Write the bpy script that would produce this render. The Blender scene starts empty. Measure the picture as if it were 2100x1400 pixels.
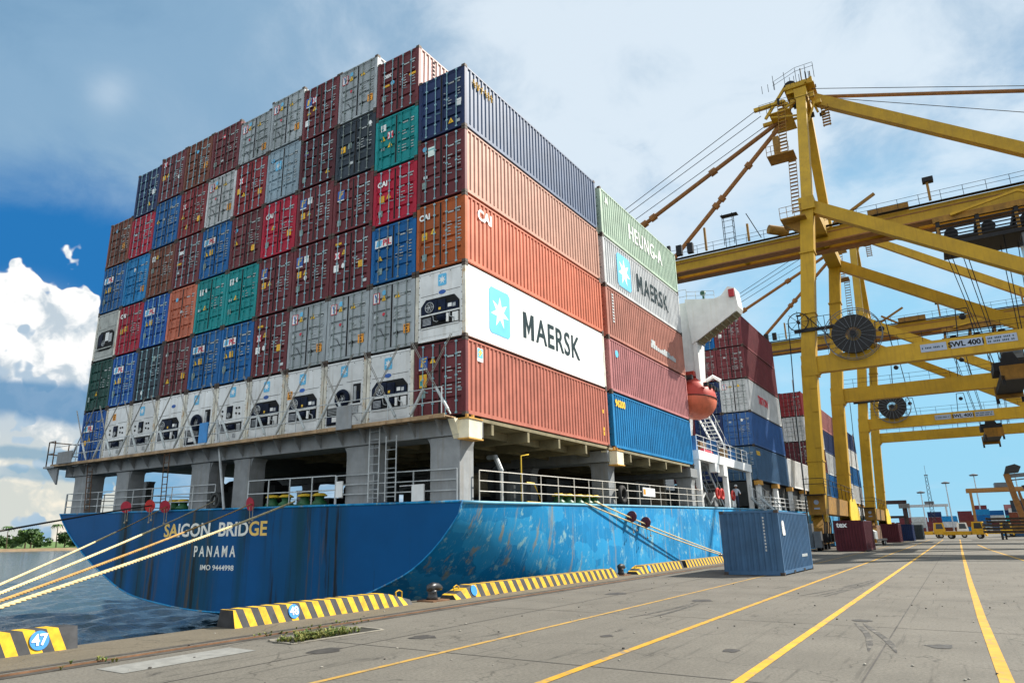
import bpy, bmesh, math, random
from mathutils import Vector, Matrix
sc = bpy.context.scene
COL = sc.collection
# ------------------------------------------------------------------ camera
cam_d = bpy.data.cameras.new('camera'); cam = bpy.data.objects.new('camera', cam_d); COL.objects.link(cam)
CR = Vector((0.8389024, 0.5441353, -0.0126265)); CU = Vector((0.1568457, -0.2194668, 0.9629298)); CF = Vector((-0.521193, 0.8097846, 0.2694565))
CO = Vector((0, 0, 1.73426)); FPX = 1428.535
cam.matrix_world = Matrix(((CR.x, CU.x, -CF.x, CO.x), (CR.y, CU.y, -CF.y, CO.y), (CR.z, CU.z, -CF.z, CO.z), (0, 0, 0, 1)))
cam_d.sensor_width = 36; cam_d.lens = FPX / 2100 * 36
cam_d.shift_x = 45.19 / 2100; cam_d.shift_y = -2.78 / 2100
cam_d.clip_start = 0.05; cam_d.clip_end = 6000
sc.camera = cam
# ------------------------------------------------------------------ light
SUNV = Vector((1.0, 1.22, 1.38)).normalized()
sun_d = bpy.data.lights.new('sun', 'SUN'); sun_d.energy = 5.0; sun_d.angle = math.radians(0.5); sun_d.color = (1.0, 0.94, 0.84)
sun = bpy.data.objects.new('sun', sun_d); COL.objects.link(sun); sun.rotation_euler = (-SUNV).to_track_quat('-Z', 'Y').to_euler()
sc.view_settings.view_transform = 'Standard'; sc.view_settings.look = 'None'; sc.view_settings.gamma = 1.0
sc.view_settings.exposure = 0.9
CUM = [((-.8977, .3547, .2614), 737), ((-.8824, .3806, .2766), 1184), ((-.8766, .4059, .2584), 1909), ((-.9081, .3619, .2108), 652), ((-.895, .3939, .2094), 709), ((-.8813, .4204, .2158), 1897), ((-.873, .4259, .2375), 5000), ((-.9097, .3985, .1169), 1145), ((-.8969, .4189, .1416), 2245), ((-.9185, .3867, .0822), 591), ((-.9101, .4104, .0578), 1383), ((-.9016, .4309, .0384), 2031), ((-.9184, .394, .0353), 1205), ((-.8975, .4354, .0699), 4000), ((-.92, .32, .23), 500), ((-.935, .3, .15), 400), ((-.886, .393, .243), 900), ((-.9, .405, .185), 900), ((-.905, .385, .24), 700), ((-.913, .392, .098), 900), ((-.905, .42, .045), 900)]
def make_world():
    w = bpy.data.worlds.new('World'); sc.world = w; w.use_nodes = True
    nt = w.node_tree; N = nt.nodes; L = nt.links; N.clear()
    out = N.new('ShaderNodeOutputWorld'); bg = N.new('ShaderNodeBackground'); bg.inputs['Strength'].default_value = 0.082
    L.new(bg.outputs[0], out.inputs[0])
    sky = N.new('ShaderNodeTexSky'); sky.sky_type = 'NISHITA'; sky.sun_disc = False
    sky.sun_elevation = math.asin(SUNV.z); sky.sun_rotation = math.atan2(SUNV.x, SUNV.y); sky.air_density = 1.0; sky.dust_density = 0.3; sky.ozone_density = 2.5
    tc = N.new('ShaderNodeTexCoord'); gen = tc.outputs['Generated']
    def val(x, sock):
        if isinstance(x, (int, float)): sock.default_value = x
        else: L.new(x, sock)
    def m(op, a, b=0.0, c=0.0, clamp=False):
        n = N.new('ShaderNodeMath'); n.operation = op; n.use_clamp = clamp
        val(a, n.inputs[0]); val(b, n.inputs[1]); val(c, n.inputs[2]); return n.outputs[0]
    def noise(vec, scale, detail=5, rough=0.55, dist=0.0):
        n = N.new('ShaderNodeTexNoise'); n.inputs['Scale'].default_value = scale; n.inputs['Detail'].default_value = detail
        n.inputs['Roughness'].default_value = rough; n.inputs['Distortion'].default_value = dist; L.new(vec, n.inputs['Vector']); return n
    def vm(op, a, b):
        n = N.new('ShaderNodeVectorMath'); n.operation = op; L.new(a, n.inputs[0])
        if isinstance(b, tuple): n.inputs[1].default_value = b
        else: L.new(b, n.inputs[1])
        return n
    def mix(f, a, b):
        n = N.new('ShaderNodeMix'); n.data_type = 'RGBA'; val(f, n.inputs['Factor'])
        for x, s in ((a, n.inputs['A']), (b, n.inputs['B'])):
            if isinstance(x, tuple): s.default_value = (*x, 1)
            else: L.new(x, s)
        return n.outputs['Result']
    def ramp(x, lo, hi):
        n = N.new('ShaderNodeMapRange'); n.interpolation_type = 'SMOOTHSTEP'; val(x, n.inputs[0]); n.inputs[1].default_value = lo; n.inputs[2].default_value = hi; return n.outputs[0]
    def blob(vec, d, k):
        dd = Vector(d).normalized(); dot = vm('DOT_PRODUCT', vec, tuple(dd)).outputs['Value']
        return m('POWER', math.e, m('MULTIPLY', m('SUBTRACT', dot, 1.0), k))
    # soft warp of the direction gives the ragged cloud edges
    wn = noise(gen, 20.0, 3, 0.5)
    wv = vm('SCALE', vm('SUBTRACT', wn.outputs['Color'], (0.5, 0.5, 0.5)).outputs[0], (0, 0, 0)); wv.inputs['Scale'].default_value = 0.04
    warp = vm('ADD', gen, wv.outputs[0]).outputs[0]
    # the thin high layer lies flat overhead
    sep = N.new('ShaderNodeSeparateXYZ'); L.new(gen, sep.inputs[0])
    zz = m('ADD', m('MAXIMUM', sep.outputs['Z'], 0.0), 0.22)
    flat = N.new('ShaderNodeCombineXYZ'); L.new(m('DIVIDE', sep.outputs['X'], zz), flat.inputs[0]); L.new(m('DIVIDE', sep.outputs['Y'], zz), flat.inputs[1])
    n1 = noise(flat.outputs[0], 1.7, 7, 0.55, 0.5).outputs['Fac']; n2 = noise(flat.outputs[0], 4.2, 7, 0.6, 0.4).outputs['Fac']
    cover = m('ADD', 0.80, m('MULTIPLY', m('SUBTRACT', n1, 0.5), 0.6))
    cover = m('ADD', cover, m('MULTIPLY', m('SUBTRACT', n2, 0.5), 0.7))
    for d, k, a in (((-.872, .398, .27), 60, -.85), ((-.90, .33, .25), 60, -.3), ((-.80, .25, .52), 12, .35), ((-.86, .46, .20), 60, -.6), ((.033, .994, .06), 9, -.7), ((-.176, .943, .26), 22, -.45), ((-.325, .815, .481), 9, .4), ((.1, .86, .5), 8, .25)):
        cover = m('ADD', cover, m('MULTIPLY', blob(gen, d, k), a))
    cover = ramp(cover, 0.10, 0.95)
    tex = m('SUBTRACT', 1.0, m('MULTIPLY', ramp(blob(gen, (-.82, .33, .47), 9), 0.3, 0.95), 0.72))
    br = m('ADD', 0.52, m('MULTIPLY', m('MULTIPLY', m('SUBTRACT', n2, 0.5), 1.5), tex)); br = m('ADD', br, m('MULTIPLY', m('MULTIPLY', m('SUBTRACT', n1, 0.5), 0.9), tex))
    for d, k, a in (((-.79, .22, .58), 7, -.40), ((-.325, .815, .481), 12, .42), ((-.37, .70, .61), 12, .12), ((.05, .86, .5), 6, .18), ((-.844, .377, .385), 40, .26), ((-.775, .362, .517), 2200, .13), ((-.768, .37, .527), 3500, .08), ((-.782, .357, .508), 2600, .08)):
        br = m('ADD', br, m('MULTIPLY', blob(gen, d, k), a))
    ccol = mix(ramp(br, 0.40, 1.05), mix(ramp(br, -0.05, 0.42), (0.62, 1.65, 2.9), (1.75, 2.9, 4.1)), (4.9, 5.6, 6.2))
    back = ramp(sep.outputs['Y'], 0.15, -0.45)
    ccol = mix(m('MULTIPLY', back, ramp(n1, 0.3, 0.6)), ccol, (11.0, 11.2, 11.0))          # unseen bright clouds added behind the camera to lift the shaded stern
    deep = mix(ramp(blob(gen, (-.876, .388, .27), 10), 0.25, 0.9), sky.outputs[0], (0.15, 1.25, 3.3))
    deep = mix(m('MULTIPLY', ramp(sep.outputs['Z'], 0.20, 0.08), 0.75), deep, (1.5, 3.3, 4.9))
    deep = mix(m('MULTIPLY', ramp(blob(gen, (-.03, .985, .13), 7), 0.15, 1.0), 0.85), deep, (2.1, 4.5, 6.0))
    col = mix(m('MULTIPLY', cover, 0.94), deep, ccol)
    col = mix(m('MULTIPLY', ramp(m('ADD', blob(gen, (-.905, .37, .20), 260), blob(gen, (-.92, .39, .09), 260)), 0.12, 0.7), 0.9), col, (3.3, 4.1, 4.8))
    # the piled cumulus over the river
    cm = None
    for d, k in CUM:
        b = blob(warp, d, k); cm = b if cm is None else m('ADD', cm, b)
    fine = noise(warp, 42, 4, 0.55).outputs['Fac']
    sh = vm('ADD', warp, (0.010, 0.016, 0.018)).outputs[0]
    big = m('SUBTRACT', noise(warp, 15, 5, 0.55).outputs['Fac'], noise(sh, 15, 5, 0.55).outputs['Fac'])
    cmask = ramp(m('ADD', cm, m('MULTIPLY', m('SUBTRACT', fine, 0.5), 0.42)), 0.20, 0.66)
    warm = ramp(sep.outputs['Z'], 0.16, 0.05)
    ctop = mix(warm, (6.9, 6.9, 6.8), (6.5, 6.0, 5.0)); cbase = mix(warm, (3.6, 4.2, 4.7), (4.4, 4.6, 4.3))
    lit = m('ADD', 0.62, m('ADD', m('MULTIPLY', big, 4.5), m('MULTIPLY', m('SUBTRACT', fine, 0.5), 0.5)))
    lit = m('ADD', lit, m('MULTIPLY', m('SUBTRACT', sep.outputs['Z'], 0.225), 3.0))
    col = mix(cmask, col, mix(ramp(lit, 0.1, 0.9), cbase, ctop))
    # flat slate bands lying across them
    bz = m('ADD', sep.outputs['Z'], m('MULTIPLY', m('SUBTRACT', noise(warp, 9, 5).outputs['Fac'], 0.5), 0.045))
    for z0, w0, w1, d, k, a, c in ((0.163, .030, .016, (-.905, .39, .163), 60, .92, (0.95, 2.1, 3.5)), (0.098, .012, .005, (-.93, .36, .095), 160, .8, (1.6, 2.7, 3.6)), (0.075, .010, .004, (-.89, .44, .075), 260, .7, (1.6, 2.8, 3.8))):
        band = m('MULTIPLY', ramp(m('ABSOLUTE', m('SUBTRACT', bz, z0)), w0, w1), ramp(blob(gen, d, k), 0.25, 0.6)); col = mix(m('MULTIPLY', band, a), col, c)
    L.new(col, bg.inputs['Color'])
make_world()
# ------------------------------------------------------------------ helpers
rnd = random.Random(11)
BETA = 0.01682; SX0, SY0 = -14.00225, 20.14371
SM = Matrix.Translation((SX0, SY0, 0)) @ Matrix.Rotation(-BETA, 4, 'Z')
def s2w(a, b, z): return SM @ Vector((a, b, z))
MC = {}
def M(name, col=(.5, .5, .5), rough=.55, metal=0.0, var=.22, scale=2.0, streak=0.0, rust=0.0, rcol=(.13, .045, .015), bump=0.0, bscale=30, spec=.4, stcol=None):
    if name in MC: return MC[name]
    m = bpy.data.materials.new(name); m.use_nodes = True; nt = m.node_tree; N = nt.nodes; L = nt.links
    b = N['Principled BSDF']; b.inputs['Roughness'].default_value = rough; b.inputs['Metallic'].default_value = metal; b.inputs['Specular IOR Level'].default_value = spec
    tc = N.new('ShaderNodeTexCoord'); oi = N.new('ShaderNodeObjectInfo')
    ad = N.new('ShaderNodeVectorMath'); ad.operation = 'ADD'; sc_ = N.new('ShaderNodeVectorMath'); sc_.operation = 'SCALE'
    cx = N.new('ShaderNodeCombineXYZ'); L.new(oi.outputs['Random'], cx.inputs[0]); L.new(oi.outputs['Random'], cx.inputs[1]); L.new(oi.outputs['Random'], cx.inputs[2])
    L.new(cx.outputs[0], sc_.inputs[0]); sc_.inputs['Scale'].default_value = 57.0
    L.new(tc.outputs['Object'], ad.inputs[0]); L.new(sc_.outputs[0], ad.inputs[1]); vec = ad.outputs[0]
    def noise(s, d=5, sv=None, r=.6):
        n = N.new('ShaderNodeTexNoise'); n.inputs['Scale'].default_value = s; n.inputs['Detail'].default_value = d; n.inputs['Roughness'].default_value = r
        if sv:
            mp = N.new('ShaderNodeMapping'); mp.inputs['Scale'].default_value = sv; L.new(vec, mp.inputs[0]); L.new(mp.outputs[0], n.inputs['Vector'])
        else: L.new(vec, n.inputs['Vector'])
        return n.outputs['Fac']
    def rng(x, lo, hi, a, c):
        n = N.new('ShaderNodeMapRange'); L.new(x, n.inputs[0]); n.inputs[1].default_value = lo; n.inputs[2].default_value = hi; n.inputs[3].default_value = a; n.inputs[4].default_value = c; return n.outputs[0]
    hs = N.new('ShaderNodeHueSaturation'); hs.inputs['Color'].default_value = (*col, 1)
    mm = N.new('ShaderNodeMath'); mm.operation = 'MULTIPLY'; L.new(rng(noise(scale), .3, .7, 1 - var, 1 + var * .7), mm.inputs[0]); L.new(rng(oi.outputs['Random'], 0, 1, .86, 1.14), mm.inputs[1]); L.new(mm.outputs[0], hs.inputs['Value'])
    c = hs.outputs[0]
    def mixc(f, a, colr):
        n = N.new('ShaderNodeMix'); n.data_type = 'RGBA'; L.new(f, n.inputs['Factor']); L.new(a, n.inputs['A']); n.inputs['B'].default_value = (*colr, 1); return n.outputs['Result']
    if streak: c = mixc(rng(noise(1.0, 6, (5, 5, .35)), .5, .78, 0, streak), c, stcol or tuple(x * .35 for x in col))
    if rust: c = mixc(rng(noise(2.6, 8, (1.6, 1.6, .7), .7), .74 - rust * .38, .80 - rust * .3, 0, .85), c, rcol)
    L.new(c, b.inputs['Base Color'])
    if bump:
        bp = N.new('ShaderNodeBump'); bp.inputs['Strength'].default_value = bump; bp.inputs['Distance'].default_value = .02; L.new(noise(bscale, 4), bp.inputs['Height']); L.new(bp.outputs[0], b.inputs['Normal'])
    MC[name] = m; return m
class MB:
    def __init__(s): s.v = []; s.f = []; s.mi = []
    def add(s, vs, fs, m=0):
        o = len(s.v); s.v += [tuple(v) for v in vs]; s.f += [tuple(i + o for i in f) for f in fs]; s.mi += [m] * len(fs); return s
    def box(s, x0, x1, y0, y1, z0, z1, m=0):
        return s.add([(x0, y0, z0), (x1, y0, z0), (x1, y1, z0), (x0, y1, z0), (x0, y0, z1), (x1, y0, z1), (x1, y1, z1), (x0, y1, z1)],
                     [(0, 3, 2, 1), (4, 5, 6, 7), (0, 1, 5, 4), (1, 2, 6, 5), (2, 3, 7, 6), (3, 0, 4, 7)], m)
    def cbox(s, c, sz, m=0): return s.box(c[0] - sz[0] / 2, c[0] + sz[0] / 2, c[1] - sz[1] / 2, c[1] + sz[1] / 2, c[2] - sz[2] / 2, c[2] + sz[2] / 2, m)
    def bar(s, p, q, w, h=None, m=0, up=(0, 0, 1), w2=None, h2=None):
        p = Vector(p); q = Vector(q); d = (q - p).normalized(); u = Vector(up)
        if abs(d.dot(u)) > .98: u = Vector((0, 1, 0))
        sd = d.cross(u).normalized(); u = sd.cross(d); h = h or w; w2 = w2 or w; h2 = h2 or h
        vs = [p + sd * a * w / 2 + u * b * h / 2 for a, b in ((-1, -1), (1, -1), (1, 1), (-1, 1))] + [q + sd * a * w2 / 2 + u * b * h2 / 2 for a, b in ((-1, -1), (1, -1), (1, 1), (-1, 1))]
        return s.add(vs, [(0, 1, 2, 3), (7, 6, 5, 4), (0, 4, 5, 1), (1, 5, 6, 2), (2, 6, 7, 3), (3, 7, 4, 0)], m)
    def tube(s, pts, r, n=6, m=0, caps=True):
        pts = [Vector(p) for p in pts]; rr = r if isinstance(r, (list, tuple)) else [r] * len(pts); vs = []; ref = None
        for i, p in enumerate(pts):
            d = (pts[min(i + 1, len(pts) - 1)] - pts[max(i - 1, 0)]).normalized()
            if ref is None:
                ref = Vector((0, 0, 1)) if abs(d.z) < .9 else Vector((1, 0, 0))
            a = d.cross(ref).normalized(); b = a.cross(d); ref = b
            for k in range(n):
                t = 2 * math.pi * k / n; vs.append(p + (a * math.cos(t) + b * math.sin(t)) * rr[i])
        fs = []
        for i in range(len(pts) - 1):
            for k in range(n): fs.append((i * n + k, i * n + (k + 1) % n, (i + 1) * n + (k + 1) % n, (i + 1) * n + k))
        if caps: fs += [tuple(range(n))[::-1], tuple((len(pts) - 1) * n + k for k in range(n))]
        return s.add(vs, fs, m)
    def cyl(s, p, q, r, n=14, m=0, r2=None): return s.tube([p, q], [r, r if r2 is None else r2], n, m)
    def ring(s, c, axis, R, r, n=24, m=0, k=6):
        ax = Vector(axis).normalized(); u = ax.orthogonal().normalized(); w = ax.cross(u); c = Vector(c); vs = []; fs = []
        for i in range(n):
            t = 2 * math.pi * i / n; d = u * math.cos(t) + w * math.sin(t)
            for j in range(k):
                e = 2 * math.pi * j / k; vs.append(c + d * (R + r * math.cos(e)) + ax * r * math.sin(e))
        for i in range(n):
            for j in range(k): fs.append((i * k + j, ((i + 1) % n) * k + j, ((i + 1) % n) * k + (j + 1) % k, i * k + (j + 1) % k))
        return s.add(vs, fs, m)
    def prism(s, pts, ax, d0, d1, m=0):
        # pts: outline in the two other axes, extruded along ax (0,1,2)
        n = len(pts); vs = []
        for d in (d0, d1):
            for a, b in pts:
                vs.append((d, a, b) if ax == 0 else (a, d, b) if ax == 1 else (a, b, d))
        return s.add(vs, [tuple(range(n))[::-1], tuple(range(n, 2 * n))] + [(i, (i + 1) % n, (i + 1) % n + n, i + n) for i in range(n)], m)
    def sphere(s, c, r, n=10, k=6, m=0, sq=(1, 1, 1)):
        c = Vector(c); vs = [c + Vector((0, 0, -r * sq[2]))]
        for i in range(1, k):
            t = math.pi * i / k - math.pi / 2
            for j in range(n):
                p = 2 * math.pi * j / n; vs.append(c + Vector((math.cos(t) * math.cos(p) * r * sq[0], math.cos(t) * math.sin(p) * r * sq[1], math.sin(t) * r * sq[2])))
        vs.append(c + Vector((0, 0, r * sq[2]))); fs = []
        for j in range(n): fs.append((0, 1 + (j + 1) % n, 1 + j))
        for i in range(k - 2):
            for j in range(n): fs.append((1 + i * n + j, 1 + i * n + (j + 1) % n, 1 + (i + 1) * n + (j + 1) % n, 1 + (i + 1) * n + j))
        e = len(vs) - 1
        for j in range(n): fs.append((e, 1 + (k - 2) * n + j, 1 + (k - 2) * n + (j + 1) % n))
        return s.add(vs, fs, m)
    def mesh(s, me, mat, m=0): return s.add([mat @ v.co for v in me.vertices], [tuple(p.vertices) for p in me.polygons], m)
    def data(s, name, mats, smooth=False):
        me = bpy.data.meshes.new(name); me.from_pydata(s.v, [], s.f)
        for x in (mats if isinstance(mats, (list, tuple)) else [mats]): me.materials.append(x)
        for p, i in zip(me.polygons, s.mi): p.material_index = i; p.use_smooth = smooth
        bm = bmesh.new(); bm.from_mesh(me); bmesh.ops.recalc_face_normals(bm, faces=bm.faces); bm.to_mesh(me); bm.free()
        me.update(); return me
    def build(s, name, mats, parent=None, smooth=False): return link(name, s.data(name, mats, smooth), parent)
def link(name, me, parent=None, loc=None):
    o = bpy.data.objects.new(name, me); COL.objects.link(o)
    if parent is not None: o.parent = parent
    if loc is not None: o.location = loc
    return o
def tag(o, label=None, cat=None, group=None, kind=None):
    if label: o['label'] = label
    if cat: o['category'] = cat
    if group: o['group'] = group
    if kind: o['kind'] = kind
    return o
def empty(name, loc=(0, 0, 0), rz=0.0, label=None, cat=None, group=None):
    o = bpy.data.objects.new(name, None); COL.objects.link(o); o.location = loc; o.rotation_euler = (0, 0, rz); o.empty_display_size = .2
    return tag(o, label, cat, group)
def copy_tree(o, parent=None):
    c = o.copy(); COL.objects.link(c)
    if parent is not None: c.parent = parent
    for ch in list(o.children): copy_tree(ch, c)
    return c
TC = {}
def text_me(body, size=1.0, bold=.0, space=1.0, xs=1.0):
    k = (body, size, bold, space, xs)
    if k in TC: return TC[k]
    cu = bpy.data.curves.new('lettering', 'FONT'); cu.body = body; cu.size = size; cu.align_x = 'CENTER'; cu.align_y = 'CENTER'; cu.extrude = .004; cu.offset = bold; cu.space_character = space; cu.resolution_u = 3
    o = bpy.data.objects.new('lettering', cu); COL.objects.link(o); dg = bpy.context.evaluated_depsgraph_get(); me = bpy.data.meshes.new_from_object(o.evaluated_get(dg))
    bpy.data.objects.remove(o); bpy.data.curves.remove(cu)
    if xs != 1.0:
        for v in me.vertices: v.co.x *= xs
    TC[k] = me; return me
def face_y(x, y, z): return Matrix.Translation((x, y, z)) @ Matrix.Rotation(math.pi / 2, 4, 'X')      # reads from -Y
def face_x(x, y, z): return Matrix.Translation((x, y, z)) @ Matrix.Rotation(math.pi / 2, 4, 'Z') @ Matrix.Rotation(math.pi / 2, 4, 'X')  # reads from +X
def split_pieces(o, gap=.05):
    # every separate piece of this mesh becomes a part of its own
    me = o.data; n = len(me.vertices); par = list(range(n))
    def find(i):
        while par[i] != i: par[i] = par[par[i]]; i = par[i]
        return i
    for e in me.edges:
        a, b = find(e.vertices[0]), find(e.vertices[1])
        if a != b: par[a] = b
    isl = {}
    for i in range(n): isl.setdefault(find(i), []).append(i)
    bb = []
    for vs in isl.values():
        c = [me.vertices[i].co for i in vs]; bb.append([[min(v[k] for v in c) - gap / 2 for k in range(3)], [max(v[k] for v in c) + gap / 2 for k in range(3)], set(vs)])
    ch = True
    while ch:
        ch = False; out = []
        for q in bb:
            for r in out:
                if all(q[0][k] <= r[1][k] and q[1][k] >= r[0][k] for k in range(3)): r[0] = [min(a, b) for a, b in zip(r[0], q[0])]; r[1] = [max(a, b) for a, b in zip(r[1], q[1])]; r[2] |= q[2]; ch = True; break
            else: out.append(q)
        bb = out
    if len(bb) < 2: return
    for k, (_, _, vs) in enumerate(bb):
        idx = sorted(vs); mp = {v: i for i, v in enumerate(idx)}; ps = [p for p in me.polygons if p.vertices[0] in vs]
        m2 = bpy.data.meshes.new(me.name); m2.from_pydata([me.vertices[i].co for i in idx], [], [[mp[v] for v in p.vertices] for p in ps])
        for mt in me.materials: m2.materials.append(mt)
        for p, q in zip(m2.polygons, ps): p.material_index = q.material_index; p.use_smooth = q.use_smooth
        m2.update()
        if k == 0: keep = m2
        else:
            c = o.copy(); c.data = m2; COL.objects.link(c)
            for x in o.children:
                pass
    o.data = keep
def ordinal(n): return ['zeroth', 'first', 'second', 'third', 'fourth', 'fifth', 'sixth', 'seventh', 'eighth', 'ninth', 'tenth', 'eleventh', 'twelfth', 'thirteenth', 'fourteenth', 'fifteenth', 'sixteenth', 'seventeenth'][n]
# ------------------------------------------------------------------ setting
def sheet(name, x0, x1, y0, y1, z, m, kind='structure'):
    mb = MB(); mb.add([(x0, y0, z), (x1, y0, z), (x1, y1, z), (x0, y1, z)], [(0, 1, 2, 3)]); o = mb.build(name, m); tag(o, kind=kind); return o
def concrete_mat(name, base, dark, worn=1.0):
    m = bpy.data.materials.new(name); m.use_nodes = True; nt = m.node_tree; N = nt.nodes; L = nt.links; b = N['Principled BSDF']
    b.inputs['Roughness'].default_value = .85; b.inputs['Specular IOR Level'].default_value = .25
    tc = N.new('ShaderNodeTexCoord'); P = tc.outputs['Object']
    def noise(s, d=6, sv=(1, 1, 1), r=.6, dist=0):
        mp = N.new('ShaderNodeMapping'); mp.inputs['Scale'].default_value = sv; L.new(P, mp.inputs[0])
        n = N.new('ShaderNodeTexNoise'); n.inputs['Scale'].default_value = s; n.inputs['Detail'].default_value = d; n.inputs['Roughness'].default_value = r; n.inputs['Distortion'].default_value = dist; L.new(mp.outputs[0], n.inputs['Vector']); return n.outputs['Fac']
    def rng(x, lo, hi, a, c):
        n = N.new('ShaderNodeMapRange'); L.new(x, n.inputs[0]); n.inputs[1].default_value = lo; n.inputs[2].default_value = hi; n.inputs[3].default_value = a; n.inputs[4].default_value = c; return n.outputs[0]
    def mixc(f, a, colr):
        n = N.new('ShaderNodeMix'); n.data_type = 'RGBA'; L.new(f, n.inputs['Factor'])
        if isinstance(a, tuple): n.inputs['A'].default_value = (*a, 1)
        else: L.new(a, n.inputs['A'])
        n.inputs['B'].default_value = (*colr, 1); return n.outputs['Result']
    c = mixc(rng(noise(.35, 7), .38, .62, 0, .85), base, tuple(x * .74 for x in base))
    c = mixc(rng(noise(1.6, 6, (1.0, .55, 1)), .5, .75, 0, .5), c, tuple(x * 1.22 for x in base))
    c = mixc(rng(noise(22, 6, r=.72), .44, .62, 0, .75), c, tuple(x * .5 for x in base))
    c = mixc(rng(noise(55, 3, r=.7), .55, .70, 0, .55), c, tuple(x * 1.35 for x in base))
    c = mixc(rng(noise(1.15, 8, (1, .45, 1), .68, .6), .62, .70, 0, .75 * worn), c, dark)                     # oil and scuff stains
    c = mixc(rng(noise(.9, 7, (9, .35, 1), .65, .3), .58, .70, 0, .5 * worn), c, dark)                          # tyre scrubs along the lanes
    c = mixc(rng(noise(6, 3, (1, 1, 1), .5), .745, .775, 0, .8), c, tuple(x * .25 for x in base))
    vo = N.new('ShaderNodeTexVoronoi'); vo.feature = 'DISTANCE_TO_EDGE'; vo.inputs['Scale'].default_value = .33
    wv = N.new('ShaderNodeVectorMath'); wv.operation = 'ADD'; nz = N.new('ShaderNodeTexNoise'); nz.inputs['Scale'].default_value = 1.7; nz.inputs['Detail'].default_value = 6; L.new(P, nz.inputs['Vector']); L.new(P, wv.inputs[0]); L.new(nz.outputs['Color'], wv.inputs[1]); L.new(wv.outputs[0], vo.inputs['Vector'])
    c = mixc(rng(vo.outputs['Distance'], .0, .008, .75, 0), c, tuple(x * .3 for x in base))
    L.new(c, b.inputs['Base Color'])
    bp = N.new('ShaderNodeBump'); bp.inputs['Strength'].default_value = .35; bp.inputs['Distance'].default_value = .012; L.new(noise(38, 5, r=.7), bp.inputs['Height']); L.new(bp.outputs[0], b.inputs['Normal'])
    return m
QX = -13.05                                     # the quay's water edge
m_conc = concrete_mat('concrete', (.150, .139, .117), (.028, .026, .024))
m_cope = concrete_mat('coping_concrete', (.158, .135, .098), (.06, .05, .04), .8)
g = MB(); g.box(QX, 2500, -400, 2500, -9, 0.0); tag(g.build('ground', m_conc), kind='structure')
sheet('quay_edge', QX + .002, -11.42, -400, 700, .004, m_cope)
g = MB(); g.box(QX - .5, QX - .003, -400, 700, -9, -.14); tag(g.build('quay_wall', M('quay_concrete', (.16, .14, .11), .9, var=.4, streak=.6)), kind='structure')
def water_mat():
    m = bpy.data.materials.new('river_water'); m.use_nodes = True; nt = m.node_tree; N = nt.nodes; L = nt.links; b = N['Principled BSDF']
    b.inputs['Roughness'].default_value = .12; b.inputs['IOR'].default_value = 1.33
    tc = N.new('ShaderNodeTexCoord'); P = tc.outputs['Object']
    def noise(s, sv, d=5):
        mp = N.new('ShaderNodeMapping'); mp.inputs['Scale'].default_value = sv; mp.inputs['Rotation'].default_value = (0, 0, .5); L.new(P, mp.inputs[0]); n = N.new('ShaderNodeTexNoise'); n.inputs['Scale'].default_value = s; n.inputs['Detail'].default_value = d; n.inputs['Roughness'].default_value = .6; n.inputs['Distortion'].default_value = .4; L.new(mp.outputs[0], n.inputs['Vector']); return n.outputs['Fac']
    mx = N.new('ShaderNodeMix'); mx.data_type = 'RGBA'; L.new(noise(.03, (1, 1, 1)), mx.inputs['Factor']); mx.inputs['A'].default_value = (.012, .045, .075, 1); mx.inputs['B'].default_value = (.06, .085, .085, 1); L.new(mx.outputs['Result'], b.inputs['Base Color'])
    ad = N.new('ShaderNodeMath'); ad.operation = 'MULTIPLY_ADD'; L.new(noise(.75, (1, 1.9, 1), 6), ad.inputs[0]); ad.inputs[1].default_value = 2.6; L.new(noise(2.6, (1, 1.7, 1), 5), ad.inputs[2])
    bp = N.new('ShaderNodeBump'); bp.inputs['Strength'].default_value = .6; bp.inputs['Distance'].default_value = .12; L.new(ad.outputs[0], bp.inputs['Height']); L.new(bp.outputs[0], b.inputs['Normal'])
    return m
from mathutils import noise as mnoise
def build_water():
    st = .30; xs = [QX - .01 - i * st for i in range(270)]; ys = [-8 + j * st for j in range(290)]; W_ = len(ys); vs = []; fs = []
    wv = [(random.Random(77 + k).uniform(-.5, .9), random.Random(99 + k).uniform(.7, 3.6), random.Random(55 + k).uniform(0, 6)) for k in range(9)]
    for x in xs:
        for y in ys:
            e = min(1, (x - xs[-1]) / 12, (y - ys[0]) / 3, (ys[-1] - y) / 12); e = max(0, e)
            z = sum(math.sin((x * math.cos(a) + y * math.sin(a)) * 6.283 / l + p + 1.6 * mnoise.noise((x * .16, y * .16, a * 9))) * l * .0105 for a, l, p in wv) + .10 * mnoise.noise((x * .8, y * .55, 3.1)) + .05 * mnoise.noise((x * 1.9, y * 1.5, 7.7))
            vs.append((x, y, -2.6 + z * e))
    for i in range(len(xs) - 1):
        for j in range(W_ - 1): fs.append((i * W_ + j, i * W_ + j + 1, (i + 1) * W_ + j + 1, (i + 1) * W_ + j))
    o = len(vs); X0, X1, Y0, Y1 = xs[-1], xs[0], ys[0], ys[-1]
    vs += [(X0, Y0, -2.6), (X1, Y0, -2.6), (X1, Y1, -2.6), (X0, Y1, -2.6), (-4000, -3000, -2.6), (X1, -3000, -2.6), (X1, 4000, -2.6), (-4000, 4000, -2.6)]
    fs += [(o + 4, o + 5, o + 1, o), (o + 3, o + 2, o + 6, o + 7), (o + 4, o, o + 3, o + 7)]
    me = bpy.data.meshes.new('water'); me.from_pydata(vs, [], fs); me.materials.append(water_mat())
    for p in me.polygons: p.use_smooth = True
    me.update(); tag(link('water', me), kind='structure')
build_water()
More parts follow.
